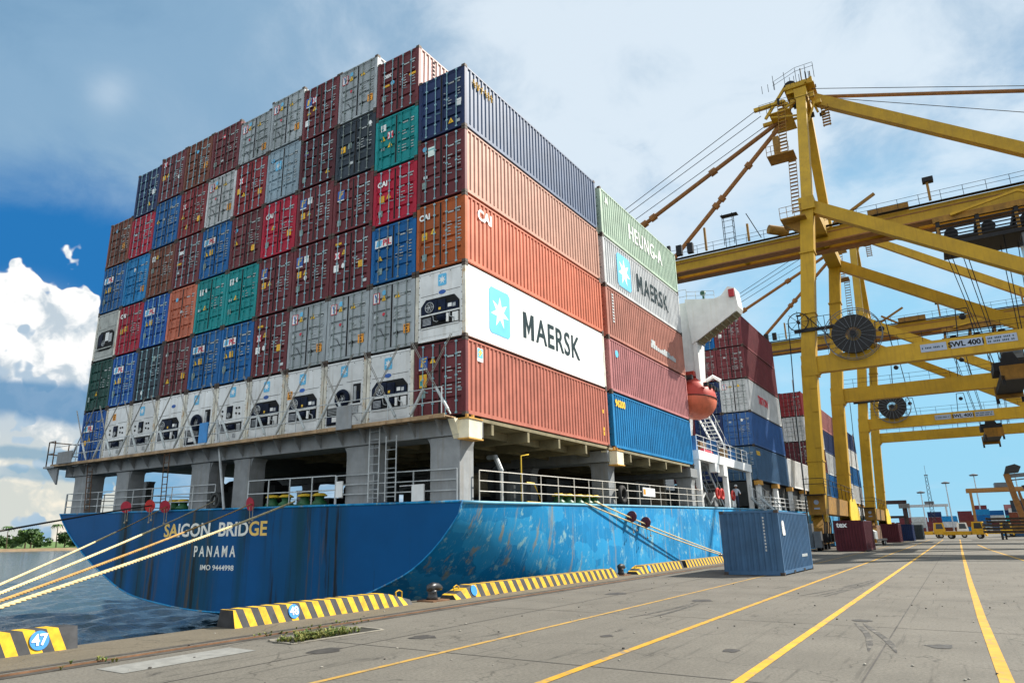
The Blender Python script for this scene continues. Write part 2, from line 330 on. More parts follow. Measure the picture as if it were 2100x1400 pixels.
# far bank
BX = -352
g = MB(); n = 60
for i in range(n):
    y0 = -500 + i * 25; e0 = 5 * math.sin(i * .7) + 3 * math.sin(i * 1.9); e1 = 5 * math.sin((i + 1) * .7) + 3 * math.sin((i + 1) * 1.9)
    g.add([(BX + e0, y0, -2.75), (BX + e1, y0 + 25, -2.75), (BX - 4 + e1, y0 + 25, -1.4), (BX - 4 + e0, y0, -1.4)], [(0, 1, 2, 3)], 1)
    g.add([(BX - 4 + e0, y0, -1.4), (BX - 4 + e1, y0 + 25, -1.4), (BX - 1800, y0 + 25, 0), (BX - 1800, y0, 0)], [(0, 1, 2, 3)], 0)
m_leaf = [M('leaf_dark', (.022, .055, .012), .7, var=.4, scale=.4), M('leaf_mid', (.045, .095, .018), .7, var=.4, scale=.4), M('leaf_light', (.085, .15, .03), .7, var=.4, scale=.4)]
m_bark = M('bark', (.09, .065, .04), .9, var=.3)
tag(g.build('riverbank', [M('bank_grass', (.10, .17, .035), .9, var=.4, scale=.2), M('bank_mud', (.24, .17, .10), .9, var=.3, scale=.3)]), kind='structure')
def crown(mb, c, r, n, R, sz, mi=(0, 1, 2)):
    for _ in range(n):
        while True:
            p = Vector((R.uniform(-1, 1), R.uniform(-1, 1), R.uniform(-1, 1)))
            if .35 < p.length < 1: break
        q = Vector((c[0] + p.x * r[0], c[1] + p.y * r[1], c[2] + p.z * r[2])); a = Vector((R.uniform(-1, 1), R.uniform(-1, 1), R.uniform(-.6, 1))).normalized(); u = a.orthogonal().normalized(); w = a.cross(u); s = sz * R.uniform(.5, 1.2)
        k = 5; mb.add([q + (u * math.cos(t * 2 * math.pi / k) + w * math.sin(t * 2 * math.pi / k)) * s * R.uniform(.6, 1.1) for t in range(k)], [tuple(range(k))], R.choice(mi))
def bank_tree(kind, R):
    t = empty('riverside_tree', cat='tree'); h = {'round': 9, 'low': 6, 'palm': 11}[kind]
    tr = MB()
    if kind == 'palm':
        tr.tube([(0, 0, -1), (.3, .2, h * .5), (.5, .1, h)], [.3, .22, .18], 6); tr.build('trunk', m_bark, t)
        cr = MB()
        for k in range(13):
            a = k * 2.4; pts = [Vector((.5 + math.cos(a) * s * 3.4, .1 + math.sin(a) * s * 3.4, h + .9 * math.sin(s * 3.0) - s * s * R.uniform(.8, 2.4))) for s in (0, .35, .7, 1)]
            for i in range(3):
                sd = Vector((-math.sin(a), math.cos(a), 0)) * (.5, .65, .45)[i]; sd2 = Vector((-math.sin(a), math.cos(a), 0)) * (.65, .45, .05)[i]
                cr.add([pts[i] - sd, pts[i + 1] - sd2, pts[i + 1], pts[i]], [(0, 1, 2, 3)], k % 3); cr.add([pts[i], pts[i + 1], pts[i + 1] + sd2 - Vector((0, 0, .2)), pts[i] + sd - Vector((0, 0, .2))], [(0, 1, 2, 3)], (k + 1) % 3)
        cr.build('crown', m_leaf, t)
    else:
        tr.tube([(0, 0, -1), (.1, 0, h * .3), (0, .2, h * .6)], [.4, .3, .15], 6)
        for k in range(4): tr.tube([(0, 0, h * .3), (math.cos(k * 1.6) * 2.2, math.sin(k * 1.6) * 2.2, h * .62)], [.2, .08], 5)
        tr.build('trunk', m_bark, t); cr = MB()
        for k in range(7 if kind == 'round' else 5):
            a = R.uniform(0, 6.3); d = R.uniform(0, 3.2); crown(cr, (math.cos(a) * d, math.sin(a) * d, h * R.uniform(.3, .8)), (R.uniform(1.8, 2.8), R.uniform(1.8, 2.8), R.uniform(1.3, 2.1)), 90, R, .75, (0, 0, 1) if k % 3 == 0 else (0, 1, 2) if k % 3 == 1 else (1, 1, 2, 2))
        cr.build('crown', m_leaf, t)
    return t
TR = random.Random(5); protos = {k: [bank_tree(k, TR) for _ in range(2)] for k in ('round', 'low', 'palm')}; used = set()
seq = ['round', 'low', 'palm', 'round', 'round', 'low', 'round', 'palm', 'round', 'low', 'round', 'round', 'palm', 'low', 'round', 'round', 'low', 'palm', 'round', 'round', 'low', 'round']
lab = {'round': 'round dark green tree on the far river bank', 'low': 'low bushy green tree on the far river bank', 'palm': 'thin palm standing on the far river bank'}
for i, k in enumerate(seq):
    src = protos[k][i % 2]
    o = src if src.name not in used else copy_tree(src); used.add(src.name)
    o.location = (BX - 9 - TR.uniform(0, 16), 92 + i * 5.2 + TR.uniform(-2, 2), -1.2); o.rotation_euler = (0, 0, TR.uniform(0, 6)); s = TR.uniform(.75, 1.05); o.scale = (s, s, s)
    tag(o, lab[k], 'tree', {'round': 'round trees on the far bank', 'low': 'bushy trees on the far bank', 'palm': 'palms on the far bank'}[k])
tl = MB(); R2 = random.Random(9)
for i in range(120):
    y = -330 + i * 10
    if 80 < y < 215: 
        if i % 2: continue
    crown(tl, (BX - 34 - R2.uniform(0, 30), y, 1.5), (5, 6, R2.uniform(2.5, 5)), 60, R2, 1.5, (0, 0, 1))
tag(tl.build('treeline', m_leaf), 'dark green belt of trees along the far river bank', 'trees', kind='stuff')
# quay furniture ------------------------------------------------------
m_yel = M('kerb_yellow', (.56, .33, .008), .75, var=.35, scale=6, rust=.24, rcol=(.12, .10, .07)); m_blk = M('kerb_black', (.03, .031, .034), .7, var=.5, scale=5, rust=.15, rcol=(.14, .13, .11))
m_blue = M('plate_blue', (.02, .24, .60), .5); m_white = M('white_paint', (.78, .79, .78), .5, var=.12); m_galv = M('galvanised_steel', (.42, .45, .46), .4, .3, var=.3)
m_rustst = M('rusty_steel', (.16, .085, .045), .75, .2, var=.5, scale=4); m_dark = M('dark_metal', (.018, .019, .021), .55, var=.4)
m_conc2 = M('kerb_concrete', (.25, .23, .19), .9, var=.35, scale=5)
def kerb(y0, y1, label, num=None, ny=None, tl_=0, tr_=0, xf=-12.42, h=.345, pitch=.62):
    # striped block: front face leans back, ends ramp down
    t = empty('quay_kerb', (xf, y0, 0), 0, label, 'kerb', 'striped kerbs along the quay edge'); L_ = y1 - y0; body = MB(); n = max(2, int(round(L_ / pitch)) * 2);
    def hh(y):
        z = h
        if tl_ and y < tl_: z = min(z, .12 + (h - .12) * y / tl_)
        if tr_ and y > L_ - tr_: z = min(z, .12 + (h - .12) * (L_ - y) / tr_)
        return z
    sk = .13
    for i in range(n):
        a = L_ * i / n; b = L_ * (i + 1) / n; a2 = min(L_, max(0, a - sk if i else a)); b2 = min(L_, max(0, b - sk if i < n - 1 else b)); za = hh(a2); zb = hh(b2); m = i % 2
        body.add([(0, a, .004), (0, b, .004), (-.10, b2, zb), (-.10, a2, za)], [(0, 1, 2, 3)], m)
        body.add([(-.10, a2, za), (-.10, b2, zb), (-.5, b2, zb), (-.5, a2, za)], [(0, 1, 2, 3)], m)
        body.add([(-.5, a2, za), (-.5, b2, zb), (-.58, b, .004), (-.58, a, .004)], [(0, 1, 2, 3)], 2)
    body.add([(0, 0, .004), (-.10, 0, hh(0)), (-.5, 0, hh(0)), (-.58, 0, .004)], [(0, 1, 2, 3)], 1); body.add([(0, L_, .004), (-.10, L_, hh(L_)), (-.5, L_, hh(L_)), (-.58, L_, .004)], [(0, 1, 2, 3)], 1)
    body.build('kerb_block', [m_yel, m_blk, m_conc2], t)
    lug = MB()
    for y in ([.35] if tl_ else []) + ([L_ - .3] if tr_ else []): lug.tube([(-.3, y, .1), (-.3, y - .05, .32), (-.3, y + .08, .36), (-.3, y + .2, .32), (-.3, y + .2, .1)], .018, 6)
    if lug.v: lug.build('lifting_eye', m_yel, t)
    if ny is not None:
        mt = Matrix.Translation((-.045, ny, .19)) @ Matrix.Rotation(math.atan2(.10, .37), 4, 'Y').inverted()
        d = MB(); k = 24; r = .15
        d.add([mt @ Vector((.012, math.cos(2 * math.pi * i / k) * r, math.sin(2 * math.pi * i / k) * r)) for i in range(k)] + [mt @ Vector((-.004, math.cos(2 * math.pi * i / k) * r, math.sin(2 * math.pi * i / k) * r)) for i in range(k)], [tuple(range(k))] + [(i, (i + 1) % k, (i + 1) % k + k, i + k) for i in range(k)])
        pl = d.build('number_plate', m_blue, t)
        if num: MB().mesh(text_me(num, .24, .006), mt @ face_x(.018, 0, 0)).build('lettering', m_white, pl)
    return t
kerb(-5.2, 6.83, 'striped kerb at the bottom left corner with blue plate 47', '47', 11.42, pitch=.365, xf=-12.7, h=.35)
kerb(9.75, 15.35, 'striped kerb with blue plate 48 below the stern', '48', 1.55, 0, 1.0, pitch=.375)
kerb(16.9, 28.6, 'long striped kerb just right of the bollard below the blue hull', None, .95, .9, .5, xf=-12.12, pitch=.51)
kerb(30.4, 36.6, 'striped kerb between the black bollard and the pale kerb', None, 1.4, .8, 0, xf=-12.0, pitch=.52)
kerb(37.2, 44.5, 'striped kerb farthest along, next to the blue ground container', None, None, 0, 0, xf=-12.0, pitch=.52)
def bollard(loc, label, mt, rz=0):
    S_ = .68
    t = empty('mooring_bollard', loc, rz, label, 'bollard', 'bollards on the quay edge')
    b = MB(); b.box(-.42, .42, -.55, .55, .006, .06); b.build('base_plate', m_rustst, t)
    p = MB(); p.tube([(0, -.08, .05), (0, -.06, .2), (0, -.08, .34), (0, -.08, .42)], [.26, .19, .18, .2], 14); p.build('post', mt, t, True)
    c = MB(); c.tube([(0, -.30, .40), (0, -.26, .52), (0, -.02, .56), (0, .30, .53), (0, .52, .47)], [.10, .16, .17, .15, .09], 12); c.build('cap', mt, t, True); t.scale = (S_, S_, S_); return t
m_cast = M('cast_iron', (.055, .055, .058), .38, .5, var=.5, scale=5)
bollard((-12.5, 16.35, 0), 'grey steel bollard between two striped kerbs near the stern', m_cast)
bollard((-12.45, 29.55, 0), 'black bollard between the long kerb and the next striped kerb', m_dark)
bollard((-12.5, 45.4, 0), 'bollard taking the side ropes behind the blue ground container', m_cast)
bollard((-12.3, 3.7, 0), 'near bollard holding the four stern ropes', m_cast)
# crane rail and groove
rb = MB()
for x0, x1, z, mi in ((-11.40, -11.28, .009, 1), (-11.16, -11.06, .009, 1), (-10.99, -10.95, .03, 0), (-10.94, -10.78, .009, 1)): rb.box(x0, x1, -60, 700, .0045, z, mi)
tag(rb.build('crane_rail', [m_rustst, M('rail_groove', (.05, .045, .038), .9, var=.5, scale=2)]), 'sunken rusty crane rail running along the quay', 'rail')
def line_mat(name, col, wear):
    m = M(name, col, .75, var=.2, scale=3, rust=wear, rcol=(.16, .14, .11)); return m
ml1 = line_mat('line_yellow', (.50, .27, .012), .56); ml2 = line_mat('line_yellow_faded', (.42, .25, .05), .62)
def strip(pts, w, m):
    mb = MB(); vs = []; 
    for i, (x, y) in enumerate(pts): vs += [(x - w / 2, y, .006), (x + w / 2, y, .006)]
    mb.add(vs, [(2 * i, 2 * i + 1, 2 * i + 3, 2 * i + 2) for i in range(len(pts) - 1)]); tag(mb.build('lane_marking', m), kind='structure')
strip([(-2.5, -4), (-2.47, 150)], .135, ml1); strip([(-4.55, -4), (-4.44, 150)], .125, ml1); strip([(-7.02, -4), (-6.85, 60), (-6.85, 150)], .10, ml2)
strip([(.30, 1), (.2, 11), (.12, 18), (.06, 30), (0, 62), (0, 150)], .15, ml1); strip([(3.4, 20), (3.0, 45), (2.5, 60), (2.0, 75), (1.6, 100)], .16, ml1)
# slab joints, skid marks and oil stains
mj = M('joint_tar', (.055, .05, .045), .9, var=.5, scale=2, rust=.35, rcol=(.15, .14, .12)); jb = MB()
for y in (3.1, 9.4, 15.6, 22.0, 28.3, 34.6, 41, 53, 65): jb.add([(-10.7, y, .0045), (60, y - .3, .0045), (60, y - .275, .0045), (-10.7, y + .025, .0045)], [(0, 1, 2, 3)])
for x in (-8.7, -1.25, 5.2, 11.4): jb.add([(x, -6, .0049), (x + .025, -6, .0049), (x + .025, 140, .0049), (x, 140, .0049)], [(0, 1, 2, 3)])
tag(jb.build('slab_joint', mj), kind='structure')
msk = M('skid_rubber', (.06, .057, .052), .9, var=.4, scale=3, rust=.62, rcol=(.165, .152, .128)); kb = MB(); Rk_ = random.Random(12)
for x, y, dx, dy, n in ((-4.0, 22, .9, 5.5, 3), (-3.4, 26, .5, 4.2, 2), (-6.2, 15, .2, 4, 2), (-1.4, 12.5, -.6, 3.6, 2), (.9, 17, .3, 6, 2), (-5.8, 33, 1.2, 8, 3), (-.6, 7.6, .5, 1.8, 2)):
    for k in range(n):
        ox = k * .26; pts = [(x + ox + dx * t_ + .12 * math.sin(t_ * 3 + k), y + dy * t_) for t_ in (0, .2, .4, .6, .8, 1)]
        vs = []
        for i_, (px_, py_) in enumerate(pts): w_ = .05 if 0 < i_ < 5 else .012; vs += [(px_ - w_, py_, .0053), (px_ + w_, py_, .0053)]
        kb.add(vs, [(2 * i_, 2 * i_ + 1, 2 * i_ + 3, 2 * i_ + 2) for i_ in range(5)])
tag(kb.build('tyre_mark', msk), kind='structure')
ob = MB()
for x, y, r in ((-8.75, 8.6, .30), (-8.3, 10.6, .26), (-3.2, 11.6, .16), (-.5, 13.5, .22), (-6.0, 19.5, .3), (-8.9, 20.6, .35), (1.4, 10.2, .12), (-1.2, 9.0, .07), (-1.9, 16.5, .2), (-5.5, 12.2, .14)):
    n_ = 14; ob.add([(x + math.cos(6.283 * i_ / n_) * r * Rk_.uniform(.55, 1.1), y + math.sin(6.283 * i_ / n_) * r * 1.3 * Rk_.uniform(.55, 1.1), .0057) for i_ in range(n_)], [tuple(range(n_))])
tag(ob.build('oil_stain', M('oil_dark', (.045, .042, .038), .6, var=.5, scale=6, rust=.3, rcol=(.14, .13, .11))), kind='structure')
pb_ = MB()
for _ in range(170): x = Rk_.uniform(-12.2, 3); y = Rk_.uniform(4, 30); r = Rk_.uniform(.008, .026); pb_.sphere((x, y, r * .5), r, 5, 4, Rk_.randrange(2), (1, 1.3, .6))
tag(pb_.build('gravel', [M('grit_dark', (.05, .045, .04), .9), M('grit_pale', (.3, .28, .24), .9)]), 'loose grit scattered over the concrete quay', 'grit', kind='stuff')
# pale slab patch, drain pit and weeds
sheet('concrete_patch', -10.42, -9.75, 5.9, 8.1, .0062, M('pale_slab', (.185, .185, .172), .8, var=.25, scale=5))
t = empty('drain_pit', (-9.98, 9.9, 0), -.08, 'open drain slot full of weeds beside the rail', 'drain'); d = MB(); d.box(-.27, .27, -1.0, 1.05, .005, .011); d.build('pit_floor', M('pit_dark', (.03, .028, .02), .95), t)
d = MB(); d.box(-.33, -.27, -1.06, 1.1, .005, .035); d.box(.27, .33, -1.06, 1.1, .005, .02); d.box(-.27, .27, 1.05, 1.1, .005, .03); d.box(-.27, .27, -1.06, -1.0, .005, .02); d.build('pit_frame', m_conc2, t)
wd = MB(); R3 = random.Random(3)
def weed(mb, x, y, s, R):
    for _ in range(7):
        a = R.uniform(0, 6.3); l = s * R.uniform(.6, 1.3); w = .012; d = Vector((math.cos(a), math.sin(a), 0)); sd = Vector((-d.y, d.x, 0)) * w; p = Vector((x, y, .01)); q = p + d * l * .35 + Vector((0, 0, l * .7)); e = p + d * l * .9 + Vector((0, 0, l * .75)); mb.add([p - sd, p + sd, q + sd, q - sd, e], [(0, 1, 2, 3), (3, 2, 4)], R.choice((0, 1, 1)))
for _ in range(150): weed(wd, -9.98 + R3.uniform(-.25, .25), 9.75 + R3.uniform(-.9, .8), R3.uniform(.05, .14), R3)
for _ in range(40): weed(wd, -11.0 + R3.uniform(-.25, .3), R3.choice((6.0, 9.5, 10.4, 11.5)) + R3.uniform(-.4, .4), R3.uniform(.03, .07), R3)
tag(wd.build('weeds', [M('weed_green', (.07, .13, .02), .8), M('weed_dry', (.2, .2, .05), .8)]), 'short green weeds growing in the drain slot and rail', 'weeds', kind='stuff')
# ------------------------------------------------------------------ containers
CW = 2.405; H_HC = 2.896; H_ST = 2.591; L40 = 12.192; L20 = 6.058
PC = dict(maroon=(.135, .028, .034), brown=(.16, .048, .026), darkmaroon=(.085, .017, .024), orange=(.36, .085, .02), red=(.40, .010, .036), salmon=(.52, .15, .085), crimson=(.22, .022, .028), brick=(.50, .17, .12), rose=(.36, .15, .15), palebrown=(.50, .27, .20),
    navy=(.012, .028, .095), blue=(.002, .105, .31), lightblue=(.010, .20, .45), royal=(.002, .085, .34), slate=(.030, .045, .062), teal=(.003, .25, .26), green=(.012, .070, .058), grey=(.33, .37, .39), greyblue=(.27, .36, .42), white=(.72, .74, .74), oldwhite=(.42, .44, .42), palegreen=(.36, .47, .37), fadedsalmon=(.47, .20, .15), steelblue=(.05, .115, .21), fadedlitnavy=(.075, .115, .20), fadedlitrose=(.50, .30, .26), silver=(.50, .52, .53), cargo=(.03, .10, .28))
def paint(c):
    lt = c in ('white', 'grey', 'greyblue', 'silver', 'oldwhite')
    return M('paint_' + c, PC[c], .55, var=.2, scale=1.1, streak=.45, rust=.2 if not lt else .10, rcol=(.16, .07, .03), bump=.08, bscale=9, spec=.2)
m_cast2 = M('casting_steel', (.07, .055, .045), .7, .3, var=.6, scale=6, rust=.4); m_gap = M('rubber_black', (.012, .012, .013), .8); m_rodw = M('rod_pale', (.24, .44, .50), .45, .1, var=.2); m_rodg = M('rod_grey', (.17, .21, .20), .45, .3, var=.3)
m_goldrust = M('post_rust', (.60, .58, .50), .6, var=.3, scale=3, rust=.5, rcol=(.42, .22, .045))
SHC = {}
def shell_data(L, H, color, reefer=False, fork=False, endc=None):
    k = ('shell', L, H, color, reefer, fork, endc)
    if k in SHC: return SHC[k]
    mb = MB(); w = CW / 2; p = .15
    for sx in (-1, 1):
        for y0 in (0, L - p):
            x0, x1 = (w - p, w) if sx > 0 else (-w, -w + p)
            mb.box(x0, x1, y0, y0 + p, .118, H - .118, 2 if y0 == 0 or reefer else 0)
            for z in (0, H - .118): mb.box(x0 - (.01 if sx < 0 else .012), x1 + (.01 if sx > 0 else .012), y0 - .012 if y0 == 0 else y0 - .02, y0 + p + (.02 if y0 == 0 else .012), z, z + .118, 1)
        a, b = (w - .10, w - .004) if sx > 0 else (-w + .004, -w + .10)
        mb.box(a, b, p + .02, L - p - .02, 0.05, .185, 0); mb.box(a, b, p + .02, L - p - .02, H - .115, H - .05, 0)
        # side wall: trapezoid corrugation, or flat on a reefer
        X = sx * (w - .012)
        if reefer:
            mb.add([(X, p, .165), (X, L - p, .165), (X, L - p, H - .10), (X, p, H - .10)], [(0, 1, 2, 3)], 0)
        else:
            n = int((L - 2 * p) / .278); pit = (L - 2 * p) / n; prof = []
            for i in range(n):
                y = p + i * pit; prof += [(y, X), (y + pit * .30, X), (y + pit * .5, X - sx * .042), (y + pit * .80, X - sx * .042)]
            prof.append((L - p, X)); vs = []
            for y, x in prof: vs += [(x, y, .165), (x, y, H - .10)]
            mb.add(vs, [(2 * i, 2 * i + 2, 2 * i + 3, 2 * i + 1) for i in range(len(prof) - 1)], 0)
    # roof, floor, front wall
    mb.box(-w + .1, w - .1, p, L - p, H - .05, H - .03, 0); mb.box(-w + .1, w - .1, .15, L - .1, .02, .14, 3)
    mb.box(-w + p, w - p, L - .13, L - .01, .01, .165, 0); mb.box(-w + p, w - p, L - .13, L - .01, H - .10, H - .01, 0)
    n = 9; pit = (2 * w - 2 * p) / n; prof = []
    for i in range(n):
        x = -w + p + i * pit; prof += [(x, L - .015), (x + pit * .35, L - .015), (x + pit * .5, L - .06), (x + pit * .85, L - .06)]
    prof.append((w - p, L - .015)); vs = []
    for x, y in prof: vs += [(x, y, .165), (x, y, H - .10)]
    mb.add(vs, [(2 * i, 2 * i + 2, 2 * i + 3, 2 * i + 1) for i in range(len(prof) - 1)], 0)
    mb.box(-w + p, w - p, .0, .12, .05, .13, 0 if reefer else 2); mb.box(-w + p, w - p, .0, .12, H - .115, H - .05, 0 if reefer else 2)   # door sill and header
    if fork:
        for sx in (-1, 1):
            for yc in (L / 2 - 1.02, L / 2 + 1.02): mb.box(sx * w - .01, sx * w + .004, yc - .18, yc + .18, .03, .135, 3)
    me = mb.data('shell', [paint(color), m_cast2, m_goldrust if reefer else paint(endc or color), m_gap]); SHC[k] = me; return me
def door_data(side, H, color):
    k = ('door', side, H, color)
    if k in SHC: return SHC[k]
    mb = MB(); x0, x1 = (-1.065, -.015) if side < 0 else (.015, 1.065); z0, z1 = .14, H - .125; n = 5; prof = [(z0, .03)]; hz = (z1 - z0) / n
    for i in range(n):
        a = z0 + i * hz
        if i: prof += [(a - .045, .03), (a - .025, .095), (a + .05, .095), (a + .07, .03)]
    prof.append((z1, .03)); fx0, fx1 = x0 + .07, x1 - .07; vs = []
    for z, y in prof: vs += [(fx0, y, z), (fx1, y, z)]
    mb.add(vs, [(2 * i, 2 * i + 1, 2 * i + 3, 2 * i + 2) for i in range(len(prof) - 1)], 0)
    mb.box(x0, fx0, .012, .09, z0, z1, 0); mb.box(fx1, x1, .012, .09, z0, z1, 0); mb.box(fx0, fx1, .016, .08, z1 - .06, z1 - .002, 0); mb.box(fx0, fx1, .016, .08, z0 + .002, z0 + .06, 0)
    ix = x1 if side < 0 else x0; mb.box(ix - .03, ix + .03, .008, .08, z0 + .01, z1 - .01, 1); ox = x0 if side < 0 else x1; mb.box(ox - .018, ox + .018, .006, .05, z0 + .01, z1 - .01, 1); mb.box(x0, x1, .009, .05, z1 - .002, z1 + .02, 1); mb.box(x0, x1, .009, .05, z0 - .012, z0 + .006, 1)
    for i in range(4):                                              # hinges
        hx = x0 if side < 0 else x1; z = z0 + .25 + i * (z1 - z0 - .5) / 3; mb.box(hx - .05, hx + .05, -.004, .03, z - .06, z + .06, 0)
    me = mb.data('door', [paint(color), m_gap]); SHC[k] = me; return me
def rod_data(H, m):
    k = ('rod', H, m.name)
    if k in SHC: return SHC[k]
    mb = MB(); mb.tube([(0, -.015, .09), (0, -.015, H - .075)], .018, 6)
    for z in (.12, .55, 1.5, H - .6, H - .12): mb.box(-.05, .05, -.028, .02, z - .03, z + .03)
    mb.tube([(0, -.035, 1.02), (.28, -.035, .98)], .014, 5)
    me = mb.data('lock_rod', m); SHC[k] = me; return me
m_let = M('white_lettering', (.46, .50, .51), .6, var=.25, scale=7); m_sy = M('sticker_yellow', (.80, .48, .02), .6, var=.2, scale=5); m_so = M('sticker_orange', (.75, .30, .02), .6, var=.2); m_sr = M('sticker_red', (.55, .02, .05), .6); m_sb = M('sticker_blue', (.02, .10, .38), .6); m_lb = M('star_blue', (.10, .45, .72), .5, var=.1); m_ink = M('ink_black', (.02, .022, .025), .8, spec=.05); m_slate2 = M('lettering_grey', (.030, .048, .055), .85, var=.1, spec=.03)
def lines_data(seed, kind):
    k = ('lines', seed, kind)
    if k in SHC: return SHC[k]
    R = random.Random(seed); mb = MB()
    def run(x, z, w, h):
        while w > .03:
            c = min(w, R.uniform(.03, .09)); mb.box(x, x + c * .8, -.003, .02, z, z + h); x += c; w -= c
    run(.36, 2.22, .30, .06); run(.80, 2.30, .22, .06); run(.82, 2.18, .16, .055)
    for i in range(R.randint(5, 8)):
        z = 1.86 - i * .135
        if R.random() < .85: run(.34, z - .04, R.uniform(.10, .26), .036)
        if R.random() < .9: run(.84, z, R.uniform(.12, .18), .036)
        if R.random() < .5: run(.12, z - .02, .1, .03)
    me = mb.data('lettering', m_let); SHC[k] = me; return me
def star_pts(R, r, n=7, ph=math.pi / 2): return [((R if i % 2 == 0 else r) * math.cos(ph + i * math.pi / n), (R if i % 2 == 0 else r) * math.sin(ph + i * math.pi / n)) for i in range(2 * n)]
def star_logo(mb, X, cy, cz, w, h, axis, z=0):
    # pale blue rounded square with a white seven-pointed star; axis 0: faces +X, 1: faces -Y
    c = min(w, h) * .09; P_ = [(cy - w / 2 + c, cz - h / 2), (cy + w / 2 - c, cz - h / 2), (cy + w / 2, cz - h / 2 + c), (cy + w / 2, cz + h / 2 - c), (cy + w / 2 - c, cz + h / 2), (cy - w / 2 + c, cz + h / 2), (cy - w / 2, cz + h / 2 - c), (cy - w / 2, cz - h / 2 + c)]
    s = [(cy + a * w * .44, cz + b * w * .44) for a, b in star_pts(1, .42)]
    if axis == 0: mb.prism(P_, 0, X - .01, X + .004, 0); mb.prism(s, 0, X - .01, X + .008, 1)
    else: mb.prism(P_, 1, X - .004, X + .01, 0); mb.prism(s, 1, X - .008, X + .01, 1)
def sticker_data(kind, color=None):
    k = ('st', kind)
    if k in SHC: return SHC[k]
    mb = MB(); mats = [m_sy]; q = lambda w, h, m=0, dy=0, x=0, z=0: mb.box(x - w / 2, x + w / 2, -.004 - dy, .02, z - h / 2, z + h / 2, m)
    if kind == 'ysq': q(.26, .30); q(.20, .035, 1, .002, 0, .08); q(.12, .05, 1, .002, 0, 0); q(.2, .035, 1, .002, 0, -.08); mats = [m_sy, m_so]
    elif kind == 'osq': q(.30, .36); q(.24, .04, 1, .002, 0, .11); q(.10, .07, 1, .002, 0, 0); q(.16, .05, 1, .002, 0, -.11); mats = [m_so, m_ink]
    elif kind == 'tri': mb.prism([(-.13, -.1), (.13, -.1), (0, .14)], 1, -.005, .02, 0); q(.03, .1, 1, .003, 0, -.02); mats = [m_sy, m_ink]
    elif kind == 'wsq': q(.28, .32); q(.18, .03, 1, .002, 0, .05); mats = [m_white, m_galv]
    elif kind == 'wsm': q(.2, .13); mats = [m_let]
    elif kind == 'gsq': q(.22, .28); mats = [M('sticker_grey', (.22, .30, .28), .6, var=.4, scale=8)]
    elif kind == 'dot': mb.cyl((0, -.005, 0), (0, .02, 0), .07, 12); mats = [m_sr]
    elif kind == 'bdot': mb.cyl((0, -.005, 0), (0, .02, 0), .11, 14); mats = [m_lb]
    elif kind == 'oval': mb.prism([(.17 * math.cos(i * .449), .085 * math.sin(i * .449)) for i in range(14)], 1, -.005, .02, 0); mats = [m_sb]
    elif kind == 'woval': mb.prism([(.09 * math.cos(i * .449), .12 * math.sin(i * .449)) for i in range(14)], 1, -.005, .02, 0); mats = [m_white]
    elif kind == 'F':
        q(.40, .46); mb.prism([(-.12, -.16), (-.02, -.16), (.03, .0), (.12, .03), (.13, .08), (.0, .06), (.02, .11), (.16, .14), (.17, .19), (-.08, .15)], 1, -.007, .02, 1); q(.40, .05, 2, .001, 0, -.255); mats = [m_sb, m_sy, m_white]
    elif kind == 'Y':
        q(.34, .46); q(.28, .40, 1, .002); mb.prism([(-.10, .17), (-.03, .17), (0, .04), (.03, .17), (.10, .17), (.035, -.02), (.035, -.17), (-.035, -.17), (-.035, -.02)], 1, -.009, .02, 2); mats = [m_sr, m_white, m_sb]
    elif kind == 'X':
        q(.30, .34); mb.prism([(-.14, -.15), (-.05, -.15), (0, -.05), (.05, -.15), (.14, -.15), (.06, 0), (.14, .15), (.05, .15), (0, .05), (-.05, .15), (-.14, .15), (-.06, 0)], 1, -.007, .02, 1); q(.05, .2, 2, .004); mats = [m_sr, m_white, m_sb]
    elif kind == 'star': star_logo(mb, 0, 0, 0, .40, .48, 1); mats = [m_lb, m_white]
    elif kind == 'wnote': q(.34, .42); q(.34, .06, 1, .001, 0, .1); mats = [M('paper_note', (.62, .72, .68), .6, var=.1), M('paper_teal', (.1, .4, .42), .6)]
    elif kind == 'multi': q(.34, .5); q(.14, .3, 1, .002, .05, 0); q(.1, .2, 2, .003, -.09, -.08); mats = [m_sy, m_so, M('sticker_teal', (.02, .3, .3), .6)]
    elif kind == 'green': q(.26, .2, 0); q(.18, .06, 1, .002, .02, .02); mats = [M('sticker_violet', (.12, .07, .2), .6), M('sticker_lime', (.35, .6, .05), .6)]
    elif kind == 'ytag': q(.36, .1); q(.3, .03, 1, .002); mats = [m_sy, m_so]
    elif kind == 'redflag': q(.2, .26, 0); q(.2, .07, 1, .002, 0, 0); mats = [m_sr, m_white]
    elif kind == 'pil':
        q(.92, .36); mb.prism([(-.42, -.12), (-.12, -.12), (-.04, .14), (-.34, .14)], 1, -.006, .02, 1); mb.mesh(text_me('PIL', .36, .012), Matrix.Translation((.2, -.01, 0)) @ Matrix.Shear('XY', 4, (0, 0)) @ face_y(0, 0, -.01), 2); mats = [m_white, m_lb, m_sr]
    elif kind.startswith('t:'): mb.mesh(text_me(kind[2:], .34, .014), face_y(0, -.004, 0)); mats = [m_white]
    elif kind == 'arrow': mb.prism([(-.04, -.1), (.04, -.1), (.04, .02), (.1, .02), (0, .14), (-.1, .02), (-.04, .02)], 1, -.005, .02, 0); mats = [m_ink]
    elif kind == 'scrawl':
        mb.tube([(-.2, -.01, .22), (-.12, -.01, .2), (-.02, -.01, .02), (.12, -.01, -.14)], .014, 5); mats = [m_ink]
    me = mb.data('sticker', mats); SHC[k] = me; return me
